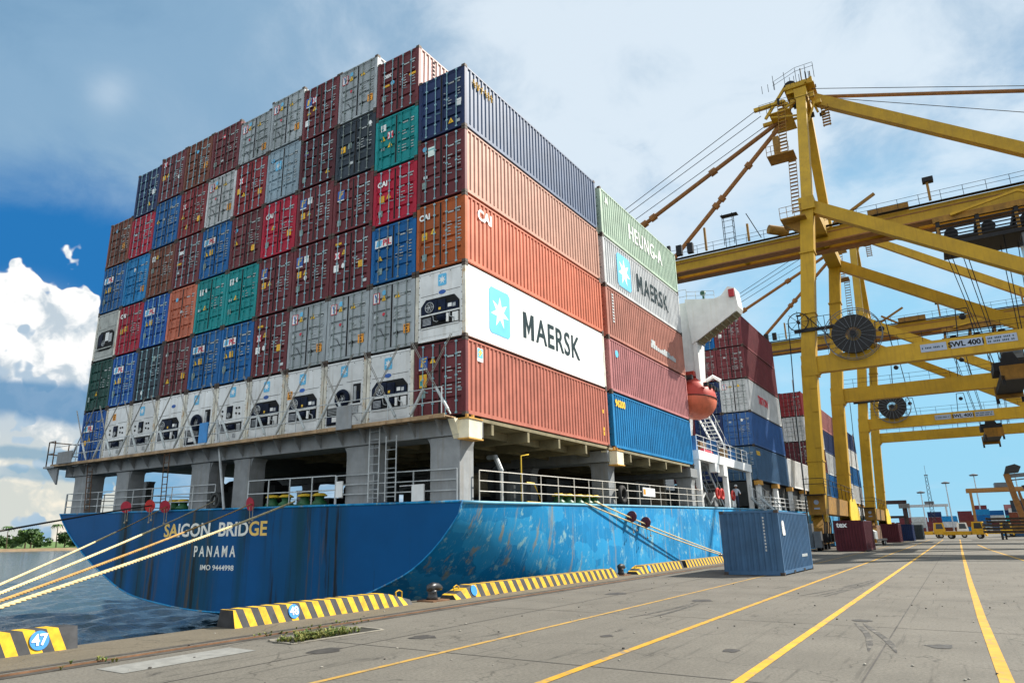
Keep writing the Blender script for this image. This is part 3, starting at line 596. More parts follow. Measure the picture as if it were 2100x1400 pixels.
def wordmark(mb, X, y0, z0, h, m):
    # a plain block M, then the rest of the word from the font
    w = h * .78; s_ = h * .20; P_ = [(0, 0), (s_, 0), (s_, h * .62), (w / 2, h * .16), (w - s_, h * .62), (w - s_, 0), (w, 0), (w, h), (w - s_ * 1.05, h), (w / 2, h * .45), (s_ * 1.05, h), (0, h)]
    for q in ([0, 1, 2, 10, 11], [2, 3, 9, 10], [3, 4, 8, 9], [4, 5, 6, 7, 8]): mb.prism([(y0 + P_[k][0], z0 + P_[k][1]) for k in q], 0, X - .004, X + .004, m)
    me = text_me('AERSK', 1.0, .012, 1.08); xs = [v.co.x for v in me.vertices]; zs = [v.co.y for v in me.vertices]; sc1 = h / (max(zs) - min(zs)); L_ = 4.15 * h / 1.12
    mb.mesh(me, face_x(X, y0 + w + h * .16 + L_ / 2, z0 + h / 2) @ Matrix.Diagonal((L_ / (max(xs) - min(xs)), sc1, 1, 1)) @ Matrix.Translation((-(max(xs) + min(xs)) / 2, -(max(zs) + min(zs)) / 2, 0)), m)
# ---- reefer machinery ends
m_rw = M('reefer_white', (.66, .68, .68), .42, var=.14, scale=1.5, streak=.55, rust=.17, rcol=(.30, .20, .10), stcol=(.30, .26, .19)); m_unit = M('unit_navy', (.008, .014, .034), .6, var=.5, scale=4, spec=.1); m_steel = M('unit_steel', (.34, .36, .37), .4, .4, var=.4, scale=4); m_grille = M('grille_dark', (.016, .017, .018), .7, spec=.1)
def reefer_front(t, H, variant, old=False):
    body = M('reefer_old', (.40, .42, .39), .6, var=.3, scale=2, streak=.5, rust=.3) if old else m_rw
    k = ('reef', H, variant, old)
    if k not in SHC:
        mb = MB(); mb.box(-1.065, 1.065, .02, .10, .135, H - .12, 0)
        for x in (-1.0, -.5, 0, .5, 1.0): mb.box(x - .012, x + .012, .006, .03, H - .20, H - .17, 1)
        for i in range(9): 
            z = .3 + i * (H - .6) / 8
            for x in (-1.03, 1.03): mb.box(x - .014, x + .014, .004, .03, z - .014, z + .014, 1)
        mb.box(-.95, -.1, .013, .03, H - 1.02, H - 1.005, 1); mb.box(.1, .95, .013, .03, H - .96, H - .945, 1); mb.box(-1.0, 1.0, .012, .03, .60, .615, 1)
        mb.box(-.9, .9, .008, .03, .22, .5, 0)
        a = mb.data('machinery_panel', [body, m_grille])
        u = MB()
        def fan(x, y, z, r):
            u.cyl((x, y, z), (x, y + .02, z), r, 18, 0); u.ring((x, y - .01, z), (0, 1, 0), r, .02, 20, 3, 5); u.ring((x, y - .012, z), (0, 1, 0), r * .6, .012, 16, 3, 4); u.cyl((x, y - .02, z), (x, y, z), r * .22, 10, 3)
            for q in range(6): u.bar((x, y - .008, z), (x + r * math.cos(q * 1.047), y - .008, z + r * math.sin(q * 1.047)), .012, .02, 3)
        if variant in 'AE':
            w_ = .92 if variant == 'A' else .84; u.prism([(-w_, .60), (w_, .60), (w_, 1.46), (w_ - .24, 1.72), (-w_ + .24, 1.72), (-w_, 1.46)], 1, -.004, .05, 2)
            u.prism([(-w_ + .05, 1.12), (-.12, 1.12), (-.12, 1.66), (-w_ + .26, 1.66), (-w_ + .05, 1.44)], 1, -.035, -.005, 0); fan(-.46, -.05, 1.37, .2)
            u.box(-.08, .30, -.05, -.005, 1.14, 1.6, 0); u.box(.34, w_ - .04, -.045, -.005, 1.14, 1.42, 0); u.box(.42, .60, -.052, -.046, 1.24, 1.38, 4); u.box(.64, .78, -.052, -.046, 1.22, 1.36, 3); u.box(-.02, .08, -.056, -.051, 1.2, 1.3, 5)
            u.box(-w_ - .02, w_ + .02, -.05, -.005, 1.05, 1.105, 1); u.cyl((.02, -.10, .86), (.34, -.10, .86), .12, 12, 0); u.box(-.82, -.38, -.03, -.005, .66, .98, 0)
            for q in range(6): u.box(-.80, -.40, -.036, -.031, .69 + q * .05, .71 + q * .05, 3)
            u.tube([(.5, -.05, 1.02), (.52, -.06, .86), (.7, -.06, .78), (.72, -.05, .64)], .022, 6, 3); u.tube([(-.3, -.05, 1.02), (-.24, -.06, .8), (-.1, -.06, .74), (.02, -.06, .8)], .018, 6, 3); u.tube([(.42, -.07, .66), (.42, -.07, .98)], .055, 8, 4); u.box(.62, w_ - .03, -.04, -.005, .64, 1.0, 0 if variant == 'E' else 1); u.box(-.9, .9, -.02, -.005, .56, .6, 1)
        elif variant == 'B':
            u.box(-.95, .2, -.004, .05, .24, 1.02, 2); u.box(.5, .9, -.004, .05, .98, 1.82, 2); u.box(-.9, .1, -.03, -.005, .30, .62, 0); u.box(.56, .70, -.03, -.005, 1.1, 1.72, 3); u.box(.74, .86, -.04, -.005, 1.05, 1.5, 0)
            u.ring((-.02, -.08, 1.26), (0, 1, 0), .30, .10, 24, 0, 8); fan(-.02, -.06, 1.26, .24); u.box(-.97, .97, -.045, .012, .95, 1.01, 1); u.box(-.85, -.5, -.02, .012, 1.1, 1.55, 1)
            u.tube([(.3, -.04, .9), (.45, -.06, .6), (.7, -.06, .5), (.85, -.04, .3)], .022, 6, 3); u.box(-.6, -.2, -.045, -.031, .36, .56, 4); u.box(.3, .8, -.02, .012, .62, .9, 3)
            for q in range(5): u.box(-.88, .08, -.012, -.005, .68 + q * .06, .70 + q * .06, 3)
        elif variant == 'C':
            u.box(-.28, .14, -.004, .05, 1.22, 1.80, 2); u.box(-.86, .86, -.004, .05, .58, .98, 2); u.box(-.24, .10, -.03, -.005, 1.5, 1.76, 0); fan(-.07, -.02, 1.36, .11); u.box(-.9, .9, -.05, .012, 1.0, 1.06, 1)
            u.box(-.80, -.2, -.03, -.005, .62, .94, 0); u.cyl((.1, -.06, .78), (.42, -.06, .78), .13, 12, 0); u.box(.55, .82, -.03, -.005, .64, .92, 3)
            for x_, z_ in ((-.6, 1.6), (-.6, 1.38), (.42, 1.66), (.62, 1.66), (.42, 1.42), (.66, 1.38)): u.cyl((x_, -.012, z_), (x_, .03, z_), .05, 10, 2)
            for q in range(5): u.box(-.76, -.24, -.036, -.031, .66 + q * .055, .68 + q * .055, 3)
            u.tube([(-.1, -.04, .9), (.0, -.06, .66), (.5, -.06, .64)], .02, 6, 3); u.box(.3, .5, -.02, .012, .3, .48, 3)
        else:
            u.prism([(-.8, .72), (-.5, .58), (.5, .58), (.85, .74), (.85, 1.55), (.6, 1.72), (-.5, 1.72), (-.8, 1.5)], 1, -.02, .05, 2); u.box(-.7, -.3, -.04, -.021, .9, 1.6, 0); u.box(.05, .4, -.045, -.021, 1.1, 1.6, 4); u.box(.45, .75, -.045, -.021, 1.0, 1.5, 3); u.box(-.85, .85, -.06, -.021, .66, .72, 1); fan(-.1, -.03, 1.0, .16)
        b = u.data('refrigeration_unit', [m_unit, m_rw if not old else body, m_grille, m_steel, m_white, m_sy])
        SHC[k] = (a, b)
    a, b = SHC[k]; p = link('machinery_panel', a, t); link('refrigeration_unit', b, p); return p
# ---- one container
def container(mtx, color, H, L, label, group, marks=(), rods=None, reefer=None, seed=0, detail=True, ends=True, fork=False, logo=None, lines=True, cname='shipping_container'):
    t = empty(cname, label=label, cat='container', group=group); t.matrix_world = mtx
    link('shell', shell_data(L, H, color, bool(reefer), fork), t)
    if not ends: return t
    if reefer:
        p = reefer_front(t, H, reefer, color == 'oldwhite')
        for kd, x, z in marks: link('emblem' if kd in ('star', 'oval') else 'sticker', sticker_data(kd), p, (x, .012, z))
        return t
    rm = m_rodw if rods == 'w' else m_rodg if rods != 'p' else paint(color)
    for sd in (-1, 1):
        d = link('door', door_data(sd, H, color), t)
        if detail:
            for x in (.30, .78): link('lock_rod', rod_data(H, rm), d, (sd * x, 0, 0))
            if sd > 0 and lines: link('lettering', lines_data(seed % 9, 0), d, (0, .01, (H - H_HC)))
            for kd, x, z in marks:
                if (x < 0) == (sd < 0): link('lettering' if kd.startswith('t:') or kd == 'pil' else 'sticker', sticker_data(kd), d, (x, .004, z + (H - H_HC) * .8))
    return t
def S_at(col, tier_z, b=0.0): return SM @ Matrix.Translation((-(col - .5) * 2.4546, b, tier_z))
PILM = [('pil', -.55, 2.05), ('ysq', -.35, 1.42), ('tri', -.75, 1.38), ('gsq', -.8, .75)]
GREYM = [('Y', -.84, 2.32), ('tri', -.42, 2.26), ('bdot', -.42, 2.50), ('tri', .30, 2.26), ('dot', -.42, 1.58), ('wsm', -.84, 1.52), ('osq', .80, .78), ('scrawl', -.42, .72), ('arrow', .30, .66)]
FM = [('F', -.78, 2.16), ('ysq', -.76, 1.52), ('tri', -.36, 1.56)]
XM = [('ytag', -.76, 2.42), ('X', -.80, 1.86), ('tri', -.4, 1.96), ('wsq', -.84, 1.28), ('woval', -.42, 1.34), ('ysq', .62, 1.20), ('wsm', .9, .4)]
STERN = {
 1: [('maroon', 'maroon container with blue and yellow flag sticker', FM[:1] + [('tri', -.32, 2.2), ('multi', -.78, 1.46), ('gsq', -.78, .95)], 'w', None), ('white', 'white reefer above the corner maroon container', [('star', .1, 2.42), ('oval', .1, 1.92)], None, 'A'), ('orange', 'orange container with white letters', [('t:CAI', -.80, 2.32), ('ysq', -.80, 1.5), ('tri', -.36, 1.62), ('gsq', -.8, .6)], 'w', None), ('maroon', 'maroon container with large pale paper note', [('wnote', -.5, 2.30), ('bdot', -.85, 2.5), ('gsq', -.85, .85), ('wsm', -.8, 1.2)], 'w', None), ('navy', 'navy container with pale rods at the top corner', [('tri', .5, .46), ('wsm', .85, .36), ('wsq', .88, 1.2)], 'w', None)],
 2: [('white', 'white reefer with blue star and wide black unit', [('star', -.1, 2.40), ('oval', -.1, 1.92)], None, 'A'), ('grey', 'pale grey container beside the raised white reefer', GREYM, 'g', None), ('blue', 'blue container with white and red logo strip', PILM[:1] + [('tri', -.72, 1.36), ('gsq', -.7, .8)], 'g', None), ('red', 'bright red container with white letters', [('t:CAI', -.70, 2.16), ('ysq', -.72, 1.46), ('tri', -.34, 1.52), ('gsq', -.78, .8)], 'w', None), ('teal', 'teal green container with white square and red X sticker', [('wsq', -.75, 2.3), ('tri', -.75, 1.76), ('X', -.34, 1.84), ('tri', -.34, 1.36), ('wsm', -.75, 1.26)], 'p', None), ('maroon', 'maroon container with white tex letters', [('t:tex', -.6, 2.06), ('ytag', -.66, 1.55), ('bdot', -.3, 1.6), ('gsq', -.78, .95), ('ytag', .85, 1.6)], 'w', None)],
 3: [('white', 'white reefer with a round fan wheel', [('star', -.05, 2.42)], None, 'B'), ('grey', 'pale grey container with orange sticker', GREYM, 'g', None), ('maroon', 'maroon container with red X sticker and bright rods', XM, 'w', None), ('maroon', 'maroon container with one small flag sticker', [('F', -.75, 2.1), ('gsq', -.8, .75)], 'w', None), ('slate', 'dark slate container with white oval and yellow sticker', [('ysq', -.75, 1.52), ('gsq', -.34, 1.6), ('woval', .88, 2.36), ('wsm', -.2, .7)], 'g', None), ('grey', 'light grey container beside the tex container', GREYM, 'g', None)],
 4: [('white', 'white reefer with yellow sticker and wide navy unit', [('star', -.1, 2.42), ('oval', -.1, 1.94), ('osq', -.86, 1.8)], None, 'E'), ('grey', 'light grey container, nearest the maroon one', GREYM, 'g', None), ('maroon', 'maroon container with flag and yellow square stickers', FM + [('wsq', -.34, 2.2), ('woval', -.34, 1.3), ('gsq', -.8, .85)], 'w', None), ('maroon', 'maroon container with blue flag and white stickers', FM + [('wsq', -.34, 2.2), ('gsq', -.82, .7)], 'w', None), ('darkmaroon', 'dark maroon container with lime sticker and yellow triangle', [('green', -.78, 2.12), ('tri', .72, .75), ('gsq', -.85, .75)], 'w', None), ('maroon', 'maroon container with flag and red X stickers', [('F', -.85, 2.1), ('X', -.45, 2.1), ('tri', -.8, 1.5), ('tri', -.42, 1.6), ('wsq', -.88, .95)], 'w', None)],
 5: [('white', 'white reefer with star, oval and navy unit', [('star', .0, 2.40), ('oval', .0, 1.92)], None, 'A'), ('maroon', 'maroon container with bright white rods', XM, 'w', None), ('maroon', 'maroon container with yellow and blue flag sticker', FM, 'w', None), ('red', 'red container with yellow square low on one door', [('t:CAI', -.72, 2.16), ('tri', -.4, 1.5), ('gsq', -.78, .7), ('ysq', .78, .95)], 'w', None), ('greyblue', 'blue grey container with small blue star', [('star', -.35, 1.9), ('bdot', -.8, 2.3)], 'p', None), ('grey', 'light grey container in the top row', GREYM, 'g', None)],
 6: [('white', 'white reefer with small black box and star', [('star', .05, 2.45)], None, 'C'), ('blue', 'blue container with white and orange logo', PILM, 'g', None), ('teal', 'teal container of a pair, the one nearer the quay', [('wsq', -.8, 2.25), ('woval', -.4, 2.3), ('tri', -.4, 1.36), ('wsm', -.8, 1.3), ('gsq', -.8, .7)], 'p', None), ('maroon', 'dusky maroon container with blue disc sticker', [('bdot', -.8, 2.1), ('dot', -.9, 2.1), ('ysq', .62, .85), ('tri', -.75, 1.4)], 'g', None), ('crimson', 'red brown container with yellow square', [('X', -.78, 1.95), ('ysq', .78, .95), ('tri', -.5, 1.1), ('ysq', -.9, 1.4)], 'w', None), ('grey', 'lower light grey container in the top row', GREYM, 'g', None)],
 7: [('white', 'white reefer with round wheel beside the blue board', [('star', -.3, 2.4)], None, 'B'), ('blue', 'blue container with white logo and dark stains', PILM, 'g', None), ('teal', 'teal container of a pair, the one nearer the water', [('wsq', -.8, 2.2), ('woval', -.4, 2.25), ('tri', -.4, 1.3), ('wsm', -.85, 1.25)], 'p', None), ('blue', 'blue container with white and yellow stickers', PILM, 'g', None), ('silver', 'almost white container under the top row', GREYM, 'g', None), ('maroon', 'brown maroon container with red and white flag sticker', [('redflag', -.2, 2.3), ('wsm', -.2, .85), ('gsq', -.8, .8)], 'g', None)],
 8: [('white', 'white reefer with navy unit and blue oval, no star', [('oval', .25, 2.3)], None, 'E'), ('maroon', 'maroon container with one orange square', [('wsm', -.85, 2.2), ('tri', -.55, .75), ('ysq', .75, .9)], 'g', None), ('salmon', 'salmon orange container with blue sticker', [('bdot', -.5, 2.25), ('wsm', .0, 1.5)], 'p', None), ('maroon', 'maroon container with small white tex letters', [('t:tex', -.6, 2.05), ('ytag', -.7, 1.4), ('wsm', -.7, .9)], 'w', None), ('crimson', 'rust brown container with red X sticker', [('X', -.78, 1.9), ('ysq', .65, .85), ('tri', -.4, .6), ('tri', -.85, 1.3)], 'g', None), ('brown', 'brown container in the top row with an orange sticker', [('osq', .78, 1.1), ('bdot', -.1, 2.2)], 'w', None)],
 9: [('white', 'white reefer with blue star, under the dark slate container', [('star', -.1, 2.36)], None, 'C'), ('slate', 'dark blue grey container without logo', [('woval', -.4, .45), ('gsq', .4, 2.2)], 'w', None), ('royal', 'blue container with bright white rods', PILM, 'w', None), ('brown', 'brown container with a white square', [('wsq', -.8, 2.3), ('tri', -.45, 2.35), ('gsq', -.8, 1.6)], 'g', None), ('blue', 'dark blue container with yellow dot', [('tri', -.85, 1.7), ('wsm', -.3, 1.7), ('wsm', .3, 2.3)], 'g', None), ('maroon', 'maroon container with yellow square in the top row', [('X', -.8, 2.4), ('ysq', -.8, 1.55), ('tri', -.4, 1.6), ('woval', .7, 1.2)], 'w', None)],
 10: [('white', 'white reefer with orange sticker and no star', [('osq', -.35, 2.3)], None, 'C'), ('royal', 'blue container with white logo and white rods', PILM, 'w', None), ('red', 'crimson container with two yellow stickers', [('t:CAI', -.8, 2.3), ('ysq', -.8, 1.4), ('ysq', -.38, 1.5)], 'g', None), ('lightblue', 'bright blue container with a white oval', [('woval', -.25, 2.1), ('osq', .78, .75)], 'p', None), ('red', 'crimson container with pale rods', [('wsm', -.6, 1.7)], 'w', None), ('navy', 'navy container at the low end of the top row', [('tri', .35, .6), ('wsq', .7, 1.3)], 'w', None)],
 11: [('royal', 'blue container with logo at the lowest water-side corner', [('pil', -.5, 1.9), ('ysq', -.7, 1.1), ('tri', -.3, 1.3)], 'g', None), ('green', 'dark green container at the water-side edge', [('tri', -.2, .95), ('gsq', -.9, .7)], 'p', None), ('oldwhite', 'weathered reefer with black unit at the water-side edge', [], None, 'D'), ('blue', 'dark blue container with logo at the water-side edge', PILM, 'g', None), ('brown', 'brown container on top of the water-side edge', [('osq', .6, 1.1), ('bdot', -.4, 2.3)], 'g', None)],
}
STD = {(2, 3), (2, 4), (2, 5), (3, 4), (4, 5), (6, 6), (10, 5)}
ZB = 5.877; GAP = .022; cs = 0
for col in range(1, 12):
    z = ZB
    for i, (c, desc, mk, rods, rf) in enumerate(STERN[col]):
        tier = i + 1; H = H_ST if (col, tier) in STD else H_HC; cs += 1
        lb = f'{desc}, {ordinal(col)} column from the quay, {ordinal(tier)} tier'
        if len(lb.split()) > 16: lb = f'{desc}, {ordinal(col)} from the quay, {ordinal(tier)} tier'
        if len(lb.split()) > 16: print('LONG', lb)
        sc_ = {(1, 1): 'brick', (1, 2): 'white', (1, 3): 'salmon', (1, 4): 'palebrown', (1, 5): 'fadedlitnavy', (2, 6): 'fadedlitrose'}.get((col, tier))  # side paints: sun fade plus sunlight and sheen put into the colour
        t = container(S_at(col, z), c, H, L40, lb, 'containers stacked at the stern', mk, rods, rf, cs, logo=None)
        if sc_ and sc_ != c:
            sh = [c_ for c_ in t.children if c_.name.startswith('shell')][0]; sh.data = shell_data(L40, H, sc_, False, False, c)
        if (col, tier) == (1, 2):
            lg = MB(); star_logo(lg, CW / 2 - .004, 2.35, H / 2 + .02, 1.5, 1.9, 0); wordmark(lg, CW / 2 + .002, 4.15, H / 2 - .56, 1.12, 2); lg.build('lettering', [m_lb, m_white, m_slate2], t)
        if (col, tier) == (1, 1):
            lg = MB(); X = CW / 2 + .002; lg.box(X - .02, X, .75, 1.13, 2.1, 2.62, 0); lg.box(X - .02, X + .003, .78, 1.10, 2.24, 2.6, 1); lg.prism([(.82, 2.3), (.98, 2.5), (1.08, 2.5), (.92, 2.3)], 0, X - .02, X + .006, 2); lg.prism([(.80, 2.42), (.92, 2.56), (1.02, 2.56), (.9, 2.42)], 0, X - .02, X + .006, 2); lg.build('sticker', [m_white, m_lb, m_sy], t)
            lg = MB()
            for z2 in (.5, .72, 1.6): lg.box(X - .02, X, 11.55, 11.68, z2, z2 + .18)
            lg.build('sticker', m_sy, t)
        if (col, tier) == (1, 3): MB().mesh(text_me('CAI', .62, .02), face_x(CW / 2 + .002, 1.35, H - .62)).build('lettering', m_white, t)
        if (col, tier) == (1, 5):
            lg = MB(); Rk = random.Random(2)
            for k in range(7): y = .62 + k * .22; lg.bar((CW / 2 + .0, y, H - .42), (CW / 2 + .0, y + Rk.uniform(-.1, .12), H - .78), .012, .06, 0, (1, 0, 0)); lg.bar((CW / 2 + .0, y - .08, H - .6), (CW / 2 + .0, y + .12, H - .55), .012, .05, 0, (1, 0, 0))
            lg.build('lettering', m_sy, t)
        if (col, tier) == (2, 6):
            lg = MB()
            for k in range(9): lg.box(CW / 2 - .01, CW / 2 + .001, 1.0, 1.12, H - .35 - k * .2, H - .24 - k * .2)
            lg.build('lettering', m_ink, t)
        z += H + GAP
# second bay: only the quay-side column shows
b2 = L40 + .62; z = ZB; BAYB = [('lightblue', 'blue container with yellow figures under the rose one'), ('rose', 'dusty rose container with a blue dot, second from the bottom'), ('fadedsalmon', 'faded salmon container with patches of white paint'), ('silver', 'pale grey container with blue star and large dark letters'), ('palegreen', 'pale green container with large white letters, topmost')]
for i, (c, desc) in enumerate(BAYB):
    t = container(S_at(1, z, b2), c, H_HC, L40, desc + ', second bay along the ship', 'containers in the second bay', (), 'g', None, 40 + i, lines=False); X = CW / 2 + .002; H = H_HC
    if i == 0: MB().mesh(text_me('96200', .5, .02), face_x(X, 1.0, H - .55)).build('lettering', m_sy, t)
    if i == 1: MB().cyl((X - .02, .95, 2.15), (X, .95, 2.15), .2, 16).build('sticker', m_lb, t)
    if i == 2:
        lg = MB(); Rk = random.Random(4)
        for k in range(10): lg.box(X - .03, X, .75, .98, 2.5 - k * .17, 2.6 - k * .17)
        for k in range(12): y = 6.2 + k * .36; lg.box(X - .03, X - .001, y, y + .3, .75 - k * .012, .95 + Rk.uniform(0, .22) - k * .012)
        lg.box(X - .03, X, 6.3, 6.9, .95, 1.25); lg.build('lettering', m_let, t)
    if i == 3: lg = MB(); star_logo(lg, CW / 2 - .004, 2.75, H / 2 + .05, 1.9, 2.0, 0); wordmark(lg, X, 4.65, H / 2 - .52, 1.12, 2); lg.build('lettering', [m_lb, m_white, m_slate2], t)
    if i == 4: MB().mesh(text_me('HEUNG-A', 1.4, .012, 1.16, .80), face_x(X, 6.6, H / 2 + .1)).build('lettering', m_white, t); MB().mesh(text_me('A', .5, .03), face_x(X, .8, H - .6)).build('lettering', m_white, t)
    z += H_HC + GAP
# forward bays
def fwd(col, b, tier0, items, group, where):
    z = ZB + (tier0 - 1) * (H_HC + GAP); da = -max(0, b - 62) * .0168
    for i, (c, desc, mk) in enumerate(items):
        t = container(SM @ Matrix.Translation((-(col - .5) * 2.4546 + da, b, z)), c, H_HC, L40, f'{desc}, {where}', group, mk, 'g', None, 60 + i + col, lines=True); z += H_HC + GAP
        if mk == 'T':
            pass
bC = 41.6; G3 = 'containers ahead of the bridge'
fwd(1, bC, 1, [('steelblue', 'blue grey container with yellow figures', ()), ('cargo', 'blue container with a pale stripe', [('wsm', -.6, 2.1), ('woval', .4, 2.2)]), ('silver', 'pale grey container with red letters', [('Y', -.8, 2.3), ('tri', -.3, 2.3), ('tri', .4, 2.3)]), ('maroon', 'maroon container under the tex one', [('wsm', -.5, 2.0)]), ('maroon', 'topmost maroon container with small tex letters', [('t:tex', -.7, 2.2), ('ytag', -.7, 1.8), ('wsq', -.7, 1.1)])], G3, 'quay-side stack ahead of the lifeboat')
fwd(2, bC, 1, [('navy', 'navy container behind the white platform', ()), ('navy', 'dark blue container behind the lifeboat stairs', ()), ('navy', 'dark blue container right behind the lifeboat', [('wsq', .3, 1.3)]), ('maroon', 'maroon container above the dark blue one', [('wsm', -.5, 2.1)]), ('blue', 'blue container under the bridge wing', [('wsm', .4, 2.0)])], G3, 'second column ahead of the lifeboat')
fwd(3, bC, 1, [('darkmaroon', 'dark red container low behind the platform posts', ()), ('maroon', 'maroon container behind the deck stairs', ())], G3, 'third column ahead of the lifeboat')
for tname, sz, yy, zz, mt, bb, tier in (('lettering', .0, 0, 0, None, 0, 0),): pass
def side_text(body, b, tier, y, size, m):
    o = MB().mesh(text_me(body, size, .02), face_x(CW / 2 + .002, y, 1.5)); return o
for o in [o for o in bpy.data.objects if o.get('label', '').startswith('pale grey container with red letters')]: MB().mesh(text_me('TRITON', 1.0, .03), face_x(CW / 2 + .002, 5.2, 1.45)).build('lettering', m_sr, o)
for o in [o for o in bpy.data.objects if o.get('label', '').startswith('blue grey container with yellow figures')]: MB().mesh(text_me('96200', .5, .02), face_x(CW / 2 + .002, 1.1, 2.3)).build('lettering', m_sy, o)
G4 = 'containers far forward on the ship'
fwd(1, 54.3, 1, [('white', 'white container with pale blue panel', ())], G4, 'low stack just before the crane legs')
fwd(1, 67, 1, [('steelblue', 'steel blue container behind the front crane leg', ()), ('darkmaroon', 'dark maroon container low behind the crane leg', ()), ('silver', 'pale white container between maroon ones', ()), ('crimson', 'crimson container on top of the stack before the crane legs', ())], G4, 'fifth bay along the ship')
fwd(2, 67, 2, [('navy', 'dark navy container in the shade', ()), ('oldwhite', 'off white container in the second column', ()), ('teal', 'teal container on top of the second column', ())], G4, 'fifth bay along the ship')
pal = ['blue', 'silver', 'navy', 'rose', 'white', 'lightblue', 'steelblue', 'maroon', 'silver', 'blue', 'white', 'navy']
nm = dict(blue='blue', silver='pale grey', navy='navy', rose='pinkish', white='white', lightblue='bright blue', steelblue='steel blue', maroon='maroon')
for q, b in enumerate((79.7, 92.4, 105.1)):
    its = [(pal[(q * 4 + i * (1 if q != 1 else 5)) % 12], f'{nm[pal[(q * 4 + i * (1 if q != 1 else 5)) % 12]]} container, {ordinal(i + 1)} tier up', ()) for i in range(4)]
    fwd(1, b, 1, its, G4, f'{ordinal(q + 6)} bay along the ship, behind the crane legs')
# containers standing on the quay (their plain ends face the camera)
def ground_box(x, y, rz, c, label, H=H_ST, L=L20, mk=()): return container(Matrix.Translation((x, y, .006)) @ Matrix.Rotation(rz, 4, 'Z') @ Matrix.Translation((0, L, 0)) @ Matrix.Rotation(math.pi, 4, 'Z'), c, H, L, label, 'containers standing on the quay', mk, 'g', None, 5, fork=L < 7)
t = ground_box(-8.58 + 1.22, 31.37, -.021, 'steelblue', 'blue ground container with white logo, nearest on the quay')
lg = MB(); lg.mesh(text_me('a', 1.1, .05), Matrix.Rotation(math.pi, 4, 'Z') @ face_x(CW / 2 + .002, -(L20 - .75), 1.95)); lg.build('lettering', m_white, t)
lg = MB()
for k in range(11): lg.box(-.62, -.56, L20 - .02, L20 + .001, 2.25 - k * .13, 2.33 - k * .13)
lg.build('lettering', m_let, t)
lg = MB()
for k in range(6): lg.box(-CW / 2 - .001, -CW / 2 + .02, 1.0 + k * .2, 1.15 + k * .2, .62, .74)
lg.build('lettering', m_let, t)
t = ground_box(-7.95, 69.5, -.02, 'darkmaroon', 'dark maroon ground container with tex letters by the crane leg'); MB().mesh(text_me('tex', .62, .02), Matrix.Rotation(math.pi, 4, 'Z') @ face_y(-.55, -L20 - .002, 2.2)).build('lettering', m_white, t)
ground_box(-8.3, 118, .0, 'darkmaroon', 'dark maroon ground container behind the chassis'); ground_box(-7.3, 133, .0, 'navy', 'near black ground container with pale edge posts'); ground_box(-6.6, 152, 0, 'slate', 'farthest dark ground container before the yellow trucks')
